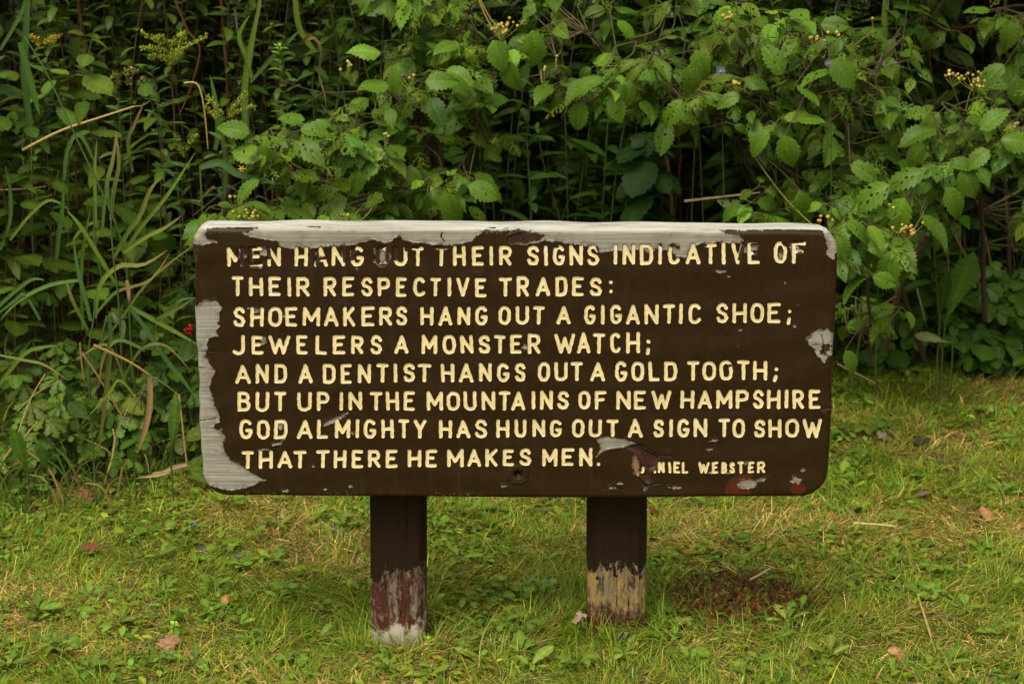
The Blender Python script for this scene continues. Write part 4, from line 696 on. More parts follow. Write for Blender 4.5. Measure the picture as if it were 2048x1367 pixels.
for pts, r, col, lab, y in [
    ([(1706, 1070), (1750, 1071), (1790, 1074)], .0032, (.60, .46, .24), 'short thick pale straw lying in the lawn at right', None), ([(1498, 1192), (1520, 1180), (1541, 1166)], .0026, (.52, .42, .28), 'short pale stick lying across the reddish moss patch', None),
    ([(1834, 1212), (1850, 1260), (1862, 1295)], .0018, STRAW, 'thin yellow straw upright in the lawn at lower right', None), ([(958, 1362), (962, 1310), (975, 1275), (1000, 1235)], .0016, STRAW, 'thin bent straw in the lawn between the posts at the bottom', None),
    ([(835, 1290), (850, 1250), (870, 1210), (895, 1150)], .0018, STRAW, 'straw leaning on the right side of the white footed post', None), ([(862, 1235), (890, 1250), (920, 1268)], .0017, STRAW, 'straw lying slanted right of the white footed post', None), ([(700, 1150), (718, 1100), (740, 1065)], .0016, STRAW, 'thin straw standing left of the red scuffed post', None), ([(1870, 1330), (1845, 1250), (1835, 1220)], .0012, STRAW, 'fine pale stem in the lawn at the bottom right', None),
    ([(178, 1040), (200, 985), (222, 925), (229, 880), (226, 858)], .0024, STRAW, 'long yellow stalk running down into the lawn at left', .80), ([(226, 900), (240, 850), (272, 788)], .0022, (.33, .22, .12), 'brown grey stalk leaning right above the long yellow stalk at left', .84),
    ([(187, 690), (215, 702), (262, 725), (300, 750)], .0036, TANC, 'thick pale broken stalk slanting down left of the board', .80), ([(300, 750), (330, 768), (358, 790)], .0018, (.12, .17, .05), 'thin green stem end continuing right of the broken stalk', .82), ([(358, 788), (366, 860), (374, 932)], .0024, STRAW, 'yellow upright straw close beside the left edge of the board', .80), ([(374, 932), (340, 940), (305, 946)], .0020, STRAW, 'straw bent flat at the foot of the yellow upright straw', .78),
    ([(160, 685), (163, 720), (168, 760)], .0026, (.26, .16, .06), 'upright brown stalk at left below the tall grass', .80), ([(163, 705), (195, 750), (240, 825), (250, 845)], .0026, TANC, 'withered strap stalk drooping at left below the tall grass', .83), ([(0, 930), (30, 880), (60, 800), (90, 748)], .0020, STRAW, 'long thin stalk leaning right at the far left edge', .84), ([(35, 822), (75, 785), (122, 760)], .0018, TANC, 'thin dry stalk crossing the lobed plants at far left', .86), ([(45, 880), (60, 860), (75, 843)], .0026, (.36, .25, .13), 'short pale stalk above the broad paddle leaf at far left', .82),
    ([(45, 300), (120, 262), (200, 235), (268, 213)], .0032, STRAW, 'long straw coloured stalk lying slanted through the thicket at upper left', 1.15), ([(268, 213), (285, 211), (302, 200)], .0016, TANC, 'frayed thin end of the slanted straw stalk at upper left', 1.15), ([(368, 166), (395, 169), (408, 215), (416, 298)], .0022, STRAW, 'bent straw hooked over between the yellow green plumes', 1.25), ([(395, 408), (412, 388), (428, 372)], .0024, TANC, 'short brown stick in the thicket above the left end of the board', 1.2), ([(0, 380), (45, 378), (92, 373)], .0024, (.25, .16, .08), 'brown stick lying level in the thicket at far left', 1.3),
    ([(1369, 402), (1440, 394), (1520, 385)], .0034, (.48, .38, .25), 'bare pale stick lying level above the right half of the board', 1.45), ([(1345, 440), (1340, 360), (1330, 300), (1320, 262)], .0055, (.16, .09, .028), 'smooth tan stalk standing behind the right half of the board', 1.75), ([(1768, 203), (1785, 250), (1795, 310)], .0028, (.32, .27, .22), 'pale bare grey twig hanging among the right shrub leaves', 1.4), ([(1690, 734), (1740, 712), (1800, 690), (1830, 694)], .0022, (.34, .24, .12), 'arched dry stem lying along the thicket edge at right', 1.85), ([(1675, 727), (1700, 740), (1750, 765)], .0022, (.36, .26, .13), 'dry stem lying just right of the board edge', 1.5), ([(1860, 690), (1930, 668), (2000, 655)], .0030, (.13, .16, .05), 'green runner stem trailing along the thicket edge at far right', 1.9), ([(1832, 570), (1845, 620), (1860, 682)], .0026, (.38, .40, .20), 'pale stiff leaf midrib standing at right of the board', 1.8)]:
    stalk(pts, r, col, lab, y=y)
stalk([(258, 845), (272, 810), (290, 780), (298, 758)], .0016, (.11, .03, .06), 'dark purple thin stem under the broken stalk left of the board', 'purple_stem', 'stem', y=.82, mat=M_STEM, group='purple stems'); stalk([(188, 795), (196, 770), (202, 745), (178, 780)], .0014, (.11, .03, .06), 'dark purple bent stem between the lobed plants at left', 'purple_stem', 'stem', y=.84, mat=M_STEM, group='purple stems')
def strap(pts, w, y, col, label, name='withered_leaf', cat='withered leaf', col2=None, n=14, mat=None, nr=(0.3, -1, .4), group=None):
    P = [at(*p, y) for p in pts]; g = Geo(); ribbon(g, P, w, nr, col, n, .5, col2); return tag(g.build(name, mat or M_DRY, None, True, None, P[0]), label, cat, group)
strap([(298, 752), (300, 790), (296, 830), (288, 865), (275, 905)], .013, .81, (.27, .17, .08), 'brown papery withered leaf hanging from the broken stalk')
strap([(602, 82), (625, 76), (640, 100), (636, 150), (648, 190), (652, 224)], .011, 1.3, (.15, .075, .03), 'long twisted brown withered leaf hanging above the board at left', col2=(.34, .23, .10), nr=(1, -.35, .1)); strap([(520, 340), (560, 330), (600, 360), (640, 415)], .007, 1.2, (.30, .14, .05), 'arched brown withered leaf above the left half of the board')
strap([(374, 928), (345, 935), (318, 948), (275, 955)], .010, .78, (.28, .21, .11), 'withered flat leaf at the foot of the yellow upright straw'); strap([(253, 560), (256, 580), (258, 603)], .009, .9, (.25, .17, .07), 'short tan withered leaf in the middle of the tall grass')

# tall reed grass
GB, GB2, GB3 = (.066, .135, .022), (.105, .175, .022), (.060, .125, .034)
gr_root = on_ground(215, 845); gr_root[1] = .92; tg = thing('reed_grass', 'tall clump of broad reed grass blades standing left of the board', 'tall grass', gr_root); off = np.array(tg.location)
gS, gB = Geo(), Geo()
for pts, y in [([(265, 760), (258, 613), (249, 505), (220, 420), (150, 270), (95, 150), (50, 75)], .95), ([(245, 760), (238, 613), (227, 516), (222, 440), (226, 380)], .90), ([(180, 800), (178, 700), (186, 645), (190, 600)], .88), ([(270, 780), (262, 690), (258, 613)], .92), ([(195, 720), (213, 632)], .86), ([(205, 560), (190, 480), (188, 400)], 1.0)]:
    tube(gS, [at(*p, y) - off for p in pts], .0026, .0016, (.045, .085, .016), 5, 24, (.07, .12, .03))
for pts, w, y, c in [([(231, 568), (190, 500), (160, 452), (133, 420)], .016, .92, GB2), ([(182, 642), (172, 600), (156, 540), (146, 474)], .015, .88, GB3), ([(190, 636), (200, 570), (238, 532), (287, 529), (335, 500)], .017, .90, GB2), ([(247, 505), (290, 475), (330, 455), (362, 432)], .014, .93, GB2), ([(227, 516), (255, 465), (280, 430), (300, 380), (322, 355)], .017, .95, GB), ([(250, 500), (290, 445), (335, 390), (392, 303)], .014, .97, GB2),
    ([(260, 613), (300, 635), (345, 660), (398, 690)], .017, .86, GB2), ([(260, 615), (290, 655), (333, 720), (370, 765), (402, 812)], .017, .85, GB3), ([(218, 633), (220, 680), (216, 740), (206, 830), (196, 922)], .019, .82, GB3), ([(290, 700), (245, 680), (220, 690), (205, 720), (198, 770)], .014, .82, GB), ([(192, 628), (215, 600), (240, 580), (300, 560), (340, 505)], .012, .95, GB), ([(176, 660), (150, 610), (140, 585), (132, 560)], .013, .88, GB), ([(190, 700), (240, 640), (300, 560), (400, 480)], .010, 1.0, GB),
    ([(220, 420), (214, 370), (226, 320), (234, 262)], .016, 1.0, GB), ([(222, 440), (228, 380), (238, 330), (232, 262)], .015, 1.02, GB2), ([(192, 455), (190, 390), (190, 330), (194, 278)], .012, 1.02, GB2), ([(112, 520), (118, 460), (124, 420), (128, 360)], .017, 1.0, GB), ([(128, 360), (135, 300), (160, 270), (200, 350)], .015, 1.05, GB3), ([(205, 470), (208, 420), (212, 390), (220, 350)], .012, .98, GB3), ([(160, 560), (100, 570), (40, 600), (0, 640)], .014, .90, GB), ([(80, 640), (50, 590), (30, 600), (-20, 640)], .012, .9, GB3), ([(310, 640), (340, 620), (360, 600), (390, 595)], .012, .86, GB3), ([(285, 690), (320, 640), (350, 620), (392, 594)], .010, .88, GB),
    ([(265, 345), (255, 285), (268, 250), (290, 200)], .013, 1.1, GB), ([(165, 660), (162, 540), (170, 470), (180, 420)], .013, .95, GB), ([(250, 760), (225, 700), (200, 690), (150, 720)], .010, .82, GB2), ([(275, 800), (240, 760), (215, 790), (160, 850)], .009, .80, GB2), ([(240, 770), (280, 700), (330, 690), (380, 740)], .009, .82, GB), ([(245, 640), (247, 655), (243, 680)], .016, .86, (.10, .17, .07)), ([(0, 710), (50, 720), (90, 730), (135, 760)], .010, .85, GB2)]:
    ribbon(gB, [at(*p, y) - off for p in pts], w * .62, (U(-.3, .7), -1, .5), np.array(c) * U(.8, 1.2), 14, .35, np.array(c) * 1.2 if U(0, 1) < .6 else (.24, .19, .07))
gS.build('stem', M_STEM, tg); gB.build('blades', M_GRASS, tg)
def big_blades(label, defs, root, scale_=1):
    p = at(*root[:2], root[2]); p[2] = gz(p[0], p[1]); o = thing('reed_grass', label, 'tall grass', p, 'clumps of tall grass'); g, s = Geo(), Geo()
    for pts, w, y, c in defs: ribbon(g, [at(*q, y) - p for q in pts], w * .78, (.2, -1, .4), np.array(c) * U(.85, 1.1), 14, .3, np.array(c) * 1.15)
    tube(s, [(0, 0, 0), at(*defs[0][0][0], defs[0][2]) - p], .003, .002, (.05, .09, .02), 5, 8); g.build('blades', M_GRASS, o); s.build('stem', M_STEM, o)
DKB = (.045, .105, .022)
big_blades('wide dark grass blades hanging at the upper left corner', [([(62, 260), (48, 150), (52, 60), (60, -60)], .022, 1.35, DKB), ([(40, 85), (52, 130), (68, 190), (80, 232)], .020, 1.3, GB), ([(0, 100), (30, 50), (50, 10), (70, -30)], .012, 1.4, GB3)], (60, 600, 1.35))
big_blades('pale upright grass blades near the top left of the centre shrub', [([(490, 250), (488, 190), (500, 100), (530, -40)], .020, 1.5, GB2), ([(505, 160), (490, 110), (478, 70), (500, 30)], .014, 1.5, GB2), ([(500, 165), (540, 120), (575, 85), (600, 60)], .013, 1.5, GB3), ([(635, 110), (600, 60), (590, 0), (585, -50)], .018, 1.6, GB2)], (500, 560, 1.5))
big_blades('arched broad grass blade just above the left end of the board', [([(400, 335), (440, 326), (480, 350), (560, 365)], .022, 1.12, GB3), ([(430, 300), (436, 260), (430, 200), (420, 150)], .016, 1.25, GB), ([(445, 440), (450, 330), (440, 250), (425, 230)], .014, 1.3, GB)], (420, 620, 1.15))
big_blades('loose grass blades leaning over the thicket edge at far left', [([(-40, 820), (20, 740), (60, 700), (120, 690)], .012, .88, GB2), ([(-30, 640), (10, 600), (60, 560), (90, 560)], .011, 1.0, GB), ([(0, 500), (20, 440), (20, 380), (10, 330)], .011, 1.15, GB), ([(20, 480), (60, 430), (100, 400), (140, 420)], .009, 1.1, GB2)], (-10, 800, 1.0))
big_blades('pale soft yellow green strap leaves in the middle of the right shrub', [([(1725, 250), (1722, 180), (1730, 120), (1760, 80)], .022, 1.7, (.10, .15, .025)), ([(1780, 240), (1770, 160), (1768, 60), (1770, -40)], .026, 1.8, (.14, .19, .03)), ([(1775, 215), (1790, 180), (1770, 150), (1760, 120)], .02, 1.75, (.11, .16, .03))], (1750, 560, 1.75))

# ================================================================== arrowwood shrubs: branches, toothed and insect eaten leaves, berry heads
BARK, TWIG = (.050, .031, .020), (.085, .058, .028)
LG = np.array((.072, .146, .012))
def shrub(label, root, trunks, regions, berries=(), extra=(), group='berry shrubs behind the sign', bright=1.0, size=.053, lace=.4):
    """trunks: (pixel polyline, y, r0, r1); regions: (cx, cy, rx, ry, n twigs, y0, y1) in photo pixels at distance y"""
    base = at(*root[:2], root[2]); base[2] = gz(base[0], base[1]); o = thing('arrowwood_shrub', label, 'shrub', base, group); off = np.array(base)
    gb, gl, gx = Geo(), Geo(), Geo(); nodes = []
    for pts, y, r0, r1 in trunks:
        ys = np.linspace(y[0], y[1], len(pts)) if isinstance(y, tuple) else [y] * len(pts)
        P = smooth_path(np.array([at(*p, yy) for p, yy in zip(pts, ys)]), 6 * len(pts)); P = P + np.cumsum(rng.normal(0, .0012, P.shape), 0); tube(gb, P - off, r0, r1, BARK, 6, len(P), (.075, .05, .03)); nodes += list(P)
    nodes = np.array(nodes); P_, A_, N_, S_, C_ = [], [], [], [], []; X_ = [[], [], [], [], []]
    for cx, cy, rx_, ry_, n, y0, y1 in regions:
        for _ in range(max(2, round(n * 1.25))):
            a, rr = U(0, 2 * pi), math.sqrt(U(0, 1)); q = at(cx + rx_ * rr * cos(a), cy + ry_ * rr * sin(a), U(y0, y1))
            d = np.linalg.norm((nodes - q) * [1, 1, .8], axis=1) + np.where(nodes[:, 2] > q[2] + .03, .15, 0); s = nodes[np.argmin(d)]; mid = (s + q) / 2 + rng.normal(0, .02, 3) + [0, 0, -.02]
            tube(gb, [s - off, mid - off, q - off], .0030, .0013, TWIG, 5, 9, (.10, .10, .03)); ax = nrm(q - mid); tone = LG * bright * math.exp(rng.normal(0, .16))
            m = int(rng.integers(2, 6)); az0 = U(0, 6)
            for k in range(m):
                az = az0 + k * (pi if m <= 3 else 2.2) + rng.normal(0, .35); out_ = np.array([cos(az), sin(az), 0]); out_[1] -= .25
                A = nrm(out_ + ax * .35 + np.array([0, 0, U(-.95, .15)])); pet = q + A * U(.008, .022) - ax * (k // 2) * .022; N = nrm(np.array([rng.normal(0, .45), -.5 + rng.normal(0, .45), 1.0])); sz = size * U(.45, 1.25)
                tube(gb, [q - ax * (k // 2) * .022 - off, pet - off], .0011, .0009, (.12, .12, .04), 4, 2)
                c = tone * math.exp(rng.normal(0, .2)); c = c * np.array([math.exp(rng.normal(0, .12)), 1, 1]); c = c * (1.25 if U(0, 1) < .12 else 1)
                L = X_ if U(0, 1) < lace else None
                for lst, v in zip((X_ if L is X_ else (P_, A_, N_, S_, C_)), (pet - off, A, N, sz, c * ([1.15, 1.0, .9] if L is X_ else 1))): lst.append(v)
    for (px, py, y, ang, sz, b) in extra:                                  # leaves one can pick out in the photo
        q = at(px, py, y); A = np.array([cos(ang), U(-.45, -.1), sin(ang)]); P_.append(q - off); A_.append(A); N_.append(np.array([0, -.8, .8]) + rng.normal(0, .4, 3)); S_.append(sz * .9); C_.append(LG * b)
        d = np.linalg.norm(nodes - q, axis=1); s = nodes[np.argmin(d)]; tube(gb, [s - off, (s + q) / 2 - off + [0, 0, .01], q - off], .0022, .0011, TWIG, 5, 7)
    for _ in range(len(regions) * 2):                                      # bare dead twigs among the leaves
        s = nodes[rng.integers(len(nodes) // 4, len(nodes))]; d = np.array([rng.normal(0, 1), U(-1.2, .1), rng.normal(.3, .7)]) * U(.05, .13); e = s + d * .5 + rng.normal(0, .012, 3); tube(gb, [s - off, e - off, s + d - off], .0016, .0008, (.10, .075, .052), 4, 8)
        if U(0, 1) < .6: tube(gb, [e - off, e + d * .3 + rng.normal(0, .03, 3) - off], .0011, .0006, (.10, .075, .052), 4, 4)
    if P_: place_mix(gl, VIB[:6], np.array(P_), np.array(A_), np.array(N_), np.array(S_), np.array(C_))
    if X_[0]: place_mix(gl, VIB[5:] + VIBLACE, np.array(X_[0]), np.array(X_[1]), np.array(X_[2]), np.array(X_[3]), np.array(X_[4]))
    gb.build('branches', M_STEM, o); gl.build('foliage', M_LEAF, o)
    for (px, py, y, n, spread) in berries:
        y -= .12; c0 = at(px, py, y); d = np.linalg.norm(nodes - c0, axis=1); s = nodes[np.argmin(d)]; hub = c0 + [0, .004, -.028]; gk, gy = Geo(), Geo(); tube(gk, [s - off, (s + hub) / 2 + [0, -.01, -.015] - off, hub - off], .0016, .0013, (.22, .19, .05), 5, 8)
        for _ in range(n):
            b = c0 + np.array([rng.normal(0, spread), rng.normal(0, spread * .6), rng.normal(0, spread * .45)]); tube(gk, [hub - off, b - [0, 0, .006] - off], .0008, .0006, (.20, .21, .04), 4, 3); sphere(gy, b - off, U(.0030, .0042), tints((.46, .33, .05), 1, .15, .05)[0] if U(0, 1) < .92 else np.array((.12, .08, .12)))
        bo = gk.build('berry_cluster', M_STEM, o); gy.build('berries', M_BERRY, bo)
    return o
def sphere(g, c, r, col):
    nu_, nv_ = 8, 5; u = np.linspace(0, 2 * pi, nu_, endpoint=False); v = np.linspace(0, pi, nv_ + 1); V = np.stack([np.outer(np.sin(v), np.cos(u)), np.outer(np.sin(v), np.sin(u)), np.outer(np.cos(v), np.ones(nu_))], -1).reshape(-1, 3) * r + c
    i = np.arange((nv_ + 1) * nu_).reshape(nv_ + 1, nu_); C = np.tile(np.asarray(col, float), (len(V), 1)); C[:nu_] *= .35
    g.add(V, np.stack([i[:-1], i[1:], np.roll(i[1:], -1, 1), np.roll(i[:-1], -1, 1)], -1).reshape(-1, 4), None, C)

shrub('large toothed leaf shrub with a dark forked stem rising behind the middle of the board', (885, 660, 1.5),
      [([(888, 680), (884, 440), (880, 330), (868, 230)], (1.5, 1.5), .011, .008), ([(868, 230), (840, 120), (825, 20), (820, -60)], (1.5, 1.45), .006, .003), ([(868, 230), (893, 130), (905, 30), (915, -60)], (1.5, 1.55), .006, .003), ([(872, 240), (900, 180), (945, 160), (1000, 140)], (1.5, 1.4), .006, .003), ([(870, 300), (835, 220), (790, 190), (760, 170)], (1.5, 1.35), .006, .002), ([(878, 330), (840, 270), (800, 235)], (1.5, 1.4), .007, .003), ([(884, 440), (855, 320), (830, 250)], (1.5, 1.42), .006, .003), ([(884, 430), (930, 330), (960, 250)], (1.5, 1.42), .005, .003), ([(886, 480), (820, 380), (760, 330), (700, 340)], (1.5, 1.3), .006, .003), ([(905, 60), (950, 10), (980, -50)], (1.5, 1.5), .004, .002), ([(890, 120), (930, 60), (940, -40)], (1.5, 1.4), .004, .002)],
      [(850, 90, 90, 90, 16, 1.25, 1.6), (950, 100, 80, 80, 14, 1.25, 1.55), (800, 170, 80, 50, 9, 1.2, 1.5), (900, 180, 90, 50, 9, 1.25, 1.5), (730, 320, 90, 50, 10, 1.15, 1.45), (900, 370, 80, 50, 10, 1.15, 1.45), (960, 270, 60, 60, 6, 1.3, 1.6), (840, 280, 70, 60, 5, 1.3, 1.6), (860, -40, 150, 50, 14, 1.3, 1.7), (800, 400, 60, 30, 5, 1.2, 1.4)],
      [(1003, 57, 1.25, 16, .013), (692, 130, 1.3, 6, .010), (820, 152, 1.25, 4, .008), (770, 272, 1.25, 3, .007), (1010, 45, 1.3, 5, .01)],
      [(762, 108, 1.2, 2.6, .07, 1.9), (780, 175, 1.2, 2.9, .075, 1.35), (800, 130, 1.15, 4.2, .07, 1.2), (850, 165, 1.15, .2, .075, 1.25), (890, 150, 1.2, -.5, .07, 1.2), (760, 330, 1.15, 3.4, .075, 1.2), (720, 340, 1.12, 4.4, .07, 1.25), (890, 380, 1.13, 4.9, .08, 1.25), (935, 370, 1.13, -.3, .08, 1.2), (985, 80, 1.2, -1.0, .075, 1.35), (1010, 120, 1.22, -1.3, .08, 1.0)], bright=1.2, lace=.5)
shrub('low straggling toothed leaf shrub behind the left half of the board', (640, 660, 1.25), [([(645, 690), (640, 440), (636, 330), (640, 260)], 1.3, .009, .004), ([(642, 440), (590, 340), (540, 300)], (1.3, 1.15), .005, .002), ([(640, 400), (690, 320), (720, 270)], (1.3, 1.2), .005, .002), ([(644, 480), (560, 420), (490, 410)], (1.3, 1.1), .005, .002), ([(650, 480), (720, 400), (760, 390)], (1.3, 1.15), .005, .002)],
      [(640, 280, 100, 50, 12, 1.1, 1.35), (550, 290, 60, 40, 5, 1.05, 1.2), (700, 250, 70, 50, 8, 1.15, 1.35), (640, 370, 70, 40, 7, 1.1, 1.3), (470, 425, 60, 25, 6, .95, 1.15), (560, 420, 70, 20, 6, 1.0, 1.2), (700, 420, 60, 20, 5, 1.0, 1.2)],
      [(500, 428, 1.0, 16, .015), (470, 395, 1.02, 3, .006), (690, 430, 1.05, 3, .006)], [(500, 268, 1.1, 2.7, .075, 1.3), (525, 285, 1.08, 4.9, .06, 1.7), (610, 240, 1.1, 2.9, .065, 1.2), (600, 260, 1.08, .3, .06, 1.2), (520, 360, 1.05, 3.5, .07, 1.2)], bright=1.1, size=.062, lace=.6)
shrub('toothed leaf shrub with long level branches behind the right half of the board', (1560, 660, 1.6),
      [([(1600, 700), (1540, 420), (1480, 300)], (1.7, 1.6), .009, .006), ([(1500, 310), (1400, 215), (1300, 155), (1240, 130), (1180, 70), (1165, 60)], (1.6, 1.4), .006, .002), ([(1180, 78), (1186, 30)], (1.42, 1.42), .003, .0015), ([(1520, 225), (1440, 232), (1370, 215), (1320, 160), (1270, 80)], (1.6, 1.4), .006, .002), ([(1450, 150), (1380, 150), (1290, 130)], (1.5, 1.4), .004, .002), ([(1230, 195), (1140, 197), (1090, 170), (1080, 140)], (1.4, 1.3), .004, .0015), ([(1140, 197), (1120, 150), (1112, 115)], (1.3, 1.3), .003, .0015), ([(1530, 220), (1490, 150), (1474, 80)], (1.6, 1.5), .004, .0015), ([(1480, 310), (1470, 280), (1505, 230)], (1.6, 1.5), .004, .003)],
      [(1190, 170, 60, 40, 7, 1.2, 1.4), (1270, 120, 90, 50, 12, 1.25, 1.5), (1350, 200, 70, 50, 10, 1.25, 1.45), (1420, 130, 90, 70, 12, 1.3, 1.6), (1080, 60, 50, 40, 4, 1.3, 1.45), (1490, 200, 60, 60, 8, 1.3, 1.5), (1480, 60, 70, 60, 9, 1.4, 1.7), (1200, -20, 200, 50, 12, 1.4, 1.8), (1110, 160, 30, 30, 3, 1.25, 1.35)],
      [(1457, 30, 1.4, 8, .010), (1478, 168, 1.3, 6, .008), (1112, 113, 1.3, 1, .003), (1088, 138, 1.3, 3, .004)],
      [(1165, 200, 1.22, 4.4, .07, 1.2), (1225, 190, 1.2, 5.0, .07, 1.25), (1260, 160, 1.2, 4.7, .07, 1.15), (1205, 155, 1.2, 3.3, .075, 1.2), (1180, 160, 1.22, 3.5, .08, 1.1), (1365, 200, 1.2, 4.0, .07, 1.3), (1390, 100, 1.3, -1.2, .075, 1.3), (1378, 130, 1.28, 4.9, .07, 1.2), (1065, 60, 1.3, 4.9, .09, 1.6), (1480, 190, 1.25, 3.4, .06, 1.2)], bright=1.0)
shrub('wide toothed leaf shrub with grey crooked stems right of the board top corner', (1640, 700, 1.55),
      [([(1640, 720), (1620, 560), (1590, 430), (1590, 290), (1610, 200)], (1.6, 1.5), .009, .005), ([(1500, 305), (1590, 280), (1640, 240), (1700, 210), (1755, 140), (1805, 85)], (1.5, 1.35), .006, .002), ([(1700, 215), (1670, 150), (1645, 90)], (1.4, 1.3), .004, .002), ([(1590, 320), (1545, 290), (1530, 200), (1520, 130)], (1.5, 1.4), .004, .002), ([(1600, 300), (1560, 330), (1500, 300)], (1.5, 1.4), .005, .003), ([(1660, 190), (1610, 195), (1520, 220)], (1.5, 1.5), .006, .003), ([(1760, 250), (1740, 330), (1690, 440), (1660, 600)], (1.6, 1.5), .006, .006), ([(1640, 340), (1700, 400), (1720, 440)], (1.5, 1.4), .005, .003), ([(1760, 280), (1840, 210), (1870, 195)], (1.6, 1.6), .004, .002)],
      [(1550, 90, 70, 80, 14, 1.25, 1.55), (1640, 130, 80, 80, 13, 1.2, 1.5), (1750, 120, 90, 80, 13, 1.3, 1.7), (1590, 200, 70, 60, 8, 1.25, 1.5), (1600, 270, 90, 60, 8, 1.2, 1.45), (1750, 220, 80, 60, 9, 1.3, 1.6), (1620, 390, 90, 50, 11, 1.15, 1.45), (1730, 330, 70, 60, 8, 1.25, 1.5), (1640, 20, 110, 50, 8, 1.4, 1.8), (1540, 400, 60, 40, 6, 1.2, 1.4)],
      [(1638, 80, 1.22, 9, .010), (1672, 68, 1.22, 4, .008), (1748, 36, 1.3, 1, .002), (1640, 438, 1.15, 3, .008)], [(1535, 75, 1.22, 4.6, .08, 1.25), (1565, 150, 1.2, 2.0, .075, 1.2), (1590, 170, 1.18, -.4, .075, 1.25), (1660, 120, 1.18, -.5, .085, 1.15), (1640, 50, 1.3, .1, .07, 1.0), (1540, 260, 1.18, 3.8, .07, 1.2), (1590, 240, 1.17, .2, .07, 1.3), (1570, 270, 1.15, 4.8, .08, 1.3), (1600, 380, 1.15, 5.0, .08, 1.2), (1700, 330, 1.2, -.2, .07, 1.2), (1660, 140, 1.2, 3.0, .07, 1.3)], bright=1.02, lace=.45)
shrub('toothed leaf shrub with yellow berry heads at far right of the thicket', (1830, 700, 1.6),
      [([(1850, 720), (1800, 560), (1790, 480), (1850, 400), (1868, 370)], (1.65, 1.4), .008, .003), ([(1970, 640), (1960, 420), (1960, 330), (1935, 270), (1920, 220)], (1.6, 1.45), .007, .002), ([(1962, 330), (2010, 310), (2040, 250)], (1.5, 1.4), .004, .002), ([(1790, 480), (1830, 430), (1870, 380), (1880, 340)], (1.5, 1.35), .005, .002), ([(1800, 540), (1760, 470), (1750, 400), (1760, 330)], (1.6, 1.5), .005, .002), ([(1960, 420), (1900, 320), (1880, 250)], (1.6, 1.5), .005, .002)],
      [(1900, 250, 60, 60, 7, 1.25, 1.5), (1960, 290, 70, 60, 11, 1.25, 1.5), (1870, 330, 80, 50, 11, 1.2, 1.5), (1810, 380, 80, 50, 9, 1.2, 1.45), (1840, 440, 90, 40, 8, 1.25, 1.5), (2020, 280, 50, 50, 6, 1.3, 1.5), (1960, 200, 60, 40, 4, 1.4, 1.7), (1750, 450, 60, 40, 6, 1.25, 1.45), (2130, 250, 90, 120, 14, 1.3, 1.8), (2100, 420, 80, 60, 6, 1.4, 1.7)],
      [(1908, 150, 1.35, 12, .012), (1950, 160, 1.33, 26, .017), (1815, 457, 1.15, 20, .014), (2032, 252, 1.35, 5, .009), (1785, 415, 1.2, 2, .006)], [(1780, 370, 1.15, 3.5, .10, 1.35), (1850, 345, 1.17, 3.2, .09, 1.1), (1960, 260, 1.22, .9, .08, 1.35), (2000, 280, 1.22, .2, .08, 1.25), (1875, 260, 1.25, 3.0, .085, .9), (1810, 395, 1.12, 4.2, .09, 1.5), (1890, 375, 1.15, -.9, .09, 1.1), (1920, 340, 1.2, -.8, .08, 1.1), (1780, 440, 1.1, 3.4, .09, 1.0), (1840, 430, 1.12, -.5, .10, .95), (1980, 300, 1.2, 3.6, .07, 1.2)], bright=1.05, lace=.4)
shrub('small toothed leaf shrub pressed against the right edge of the board', (1735, 720, 1.0), [([(1738, 730), (1735, 620), (1730, 540), (1715, 480), (1705, 440)], (1.05, .95), .005, .002), ([(1733, 540), (1680, 500), (1650, 480)], (1, .85), .003, .0015), ([(1735, 560), (1790, 500), (1800, 470)], (1, 1.0), .003, .0015), ([(1770, 700), (1800, 560), (1830, 500), (1850, 470)], (1.3, 1.2), .008, .006)],
      [(1700, 460, 30, 30, 4, .85, 1.0), (1690, 520, 25, 30, 3, .8, .95), (1790, 500, 30, 30, 4, .9, 1.05), (1760, 600, 50, 30, 4, 1.0, 1.2), (1720, 640, 40, 40, 3, 1.0, 1.2)], [(1662, 436, .85, 2, .005)],
      [(1690, 445, .85, -.3, .065, 1.2), (1675, 470, .83, -1.1, .065, 1.1), (1680, 500, .83, -1.6, .06, 1.0), (1735, 500, .85, .5, .05, 1.5), (1785, 500, .88, 4.5, .08, 1.5), (1770, 470, .9, 4.0, .07, 1.4), (1815, 500, .9, 4.4, .075, 1.1), (1735, 555, .85, 3.3, .07, 1.4), (1745, 552, .85, -.3, .06, 1.4), (1690, 700, .9, -1.0, .06, 1.1)], bright=1.1, size=.055)
shrub('dark leaved shrub in the shade of the upper right corner', (2010, 660, 2.0), [([(2020, 700), (2010, 400), (1990, 150), (2000, 20), (2010, -80)], (2.1, 1.9), .008, .003), ([(1990, 200), (1900, 100), (1860, 40)], (2.0, 1.9), .004, .002), ([(1995, 100), (2060, 60), (2100, 20)], (1.9, 1.8), .004, .002)], [(2000, 60, 60, 50, 5, 1.6, 1.9), (2010, 130, 50, 50, 3, 1.6, 1.9), (1890, 40, 60, 50, 2, 1.8, 2.1), (1950, -90, 150, 40, 12, 1.6, 2.1), (2120, 80, 80, 90, 8, 1.7, 2.1)], (), [(2020, 40, 1.6, 4.7, .08, 1.1), (1980, 20, 1.6, 3.0, .07, 1.1), (2010, 130, 1.6, 3.6, .08, 1.0), (2030, 150, 1.6, 4.9, .08, .9)], bright=.9, lace=.15)

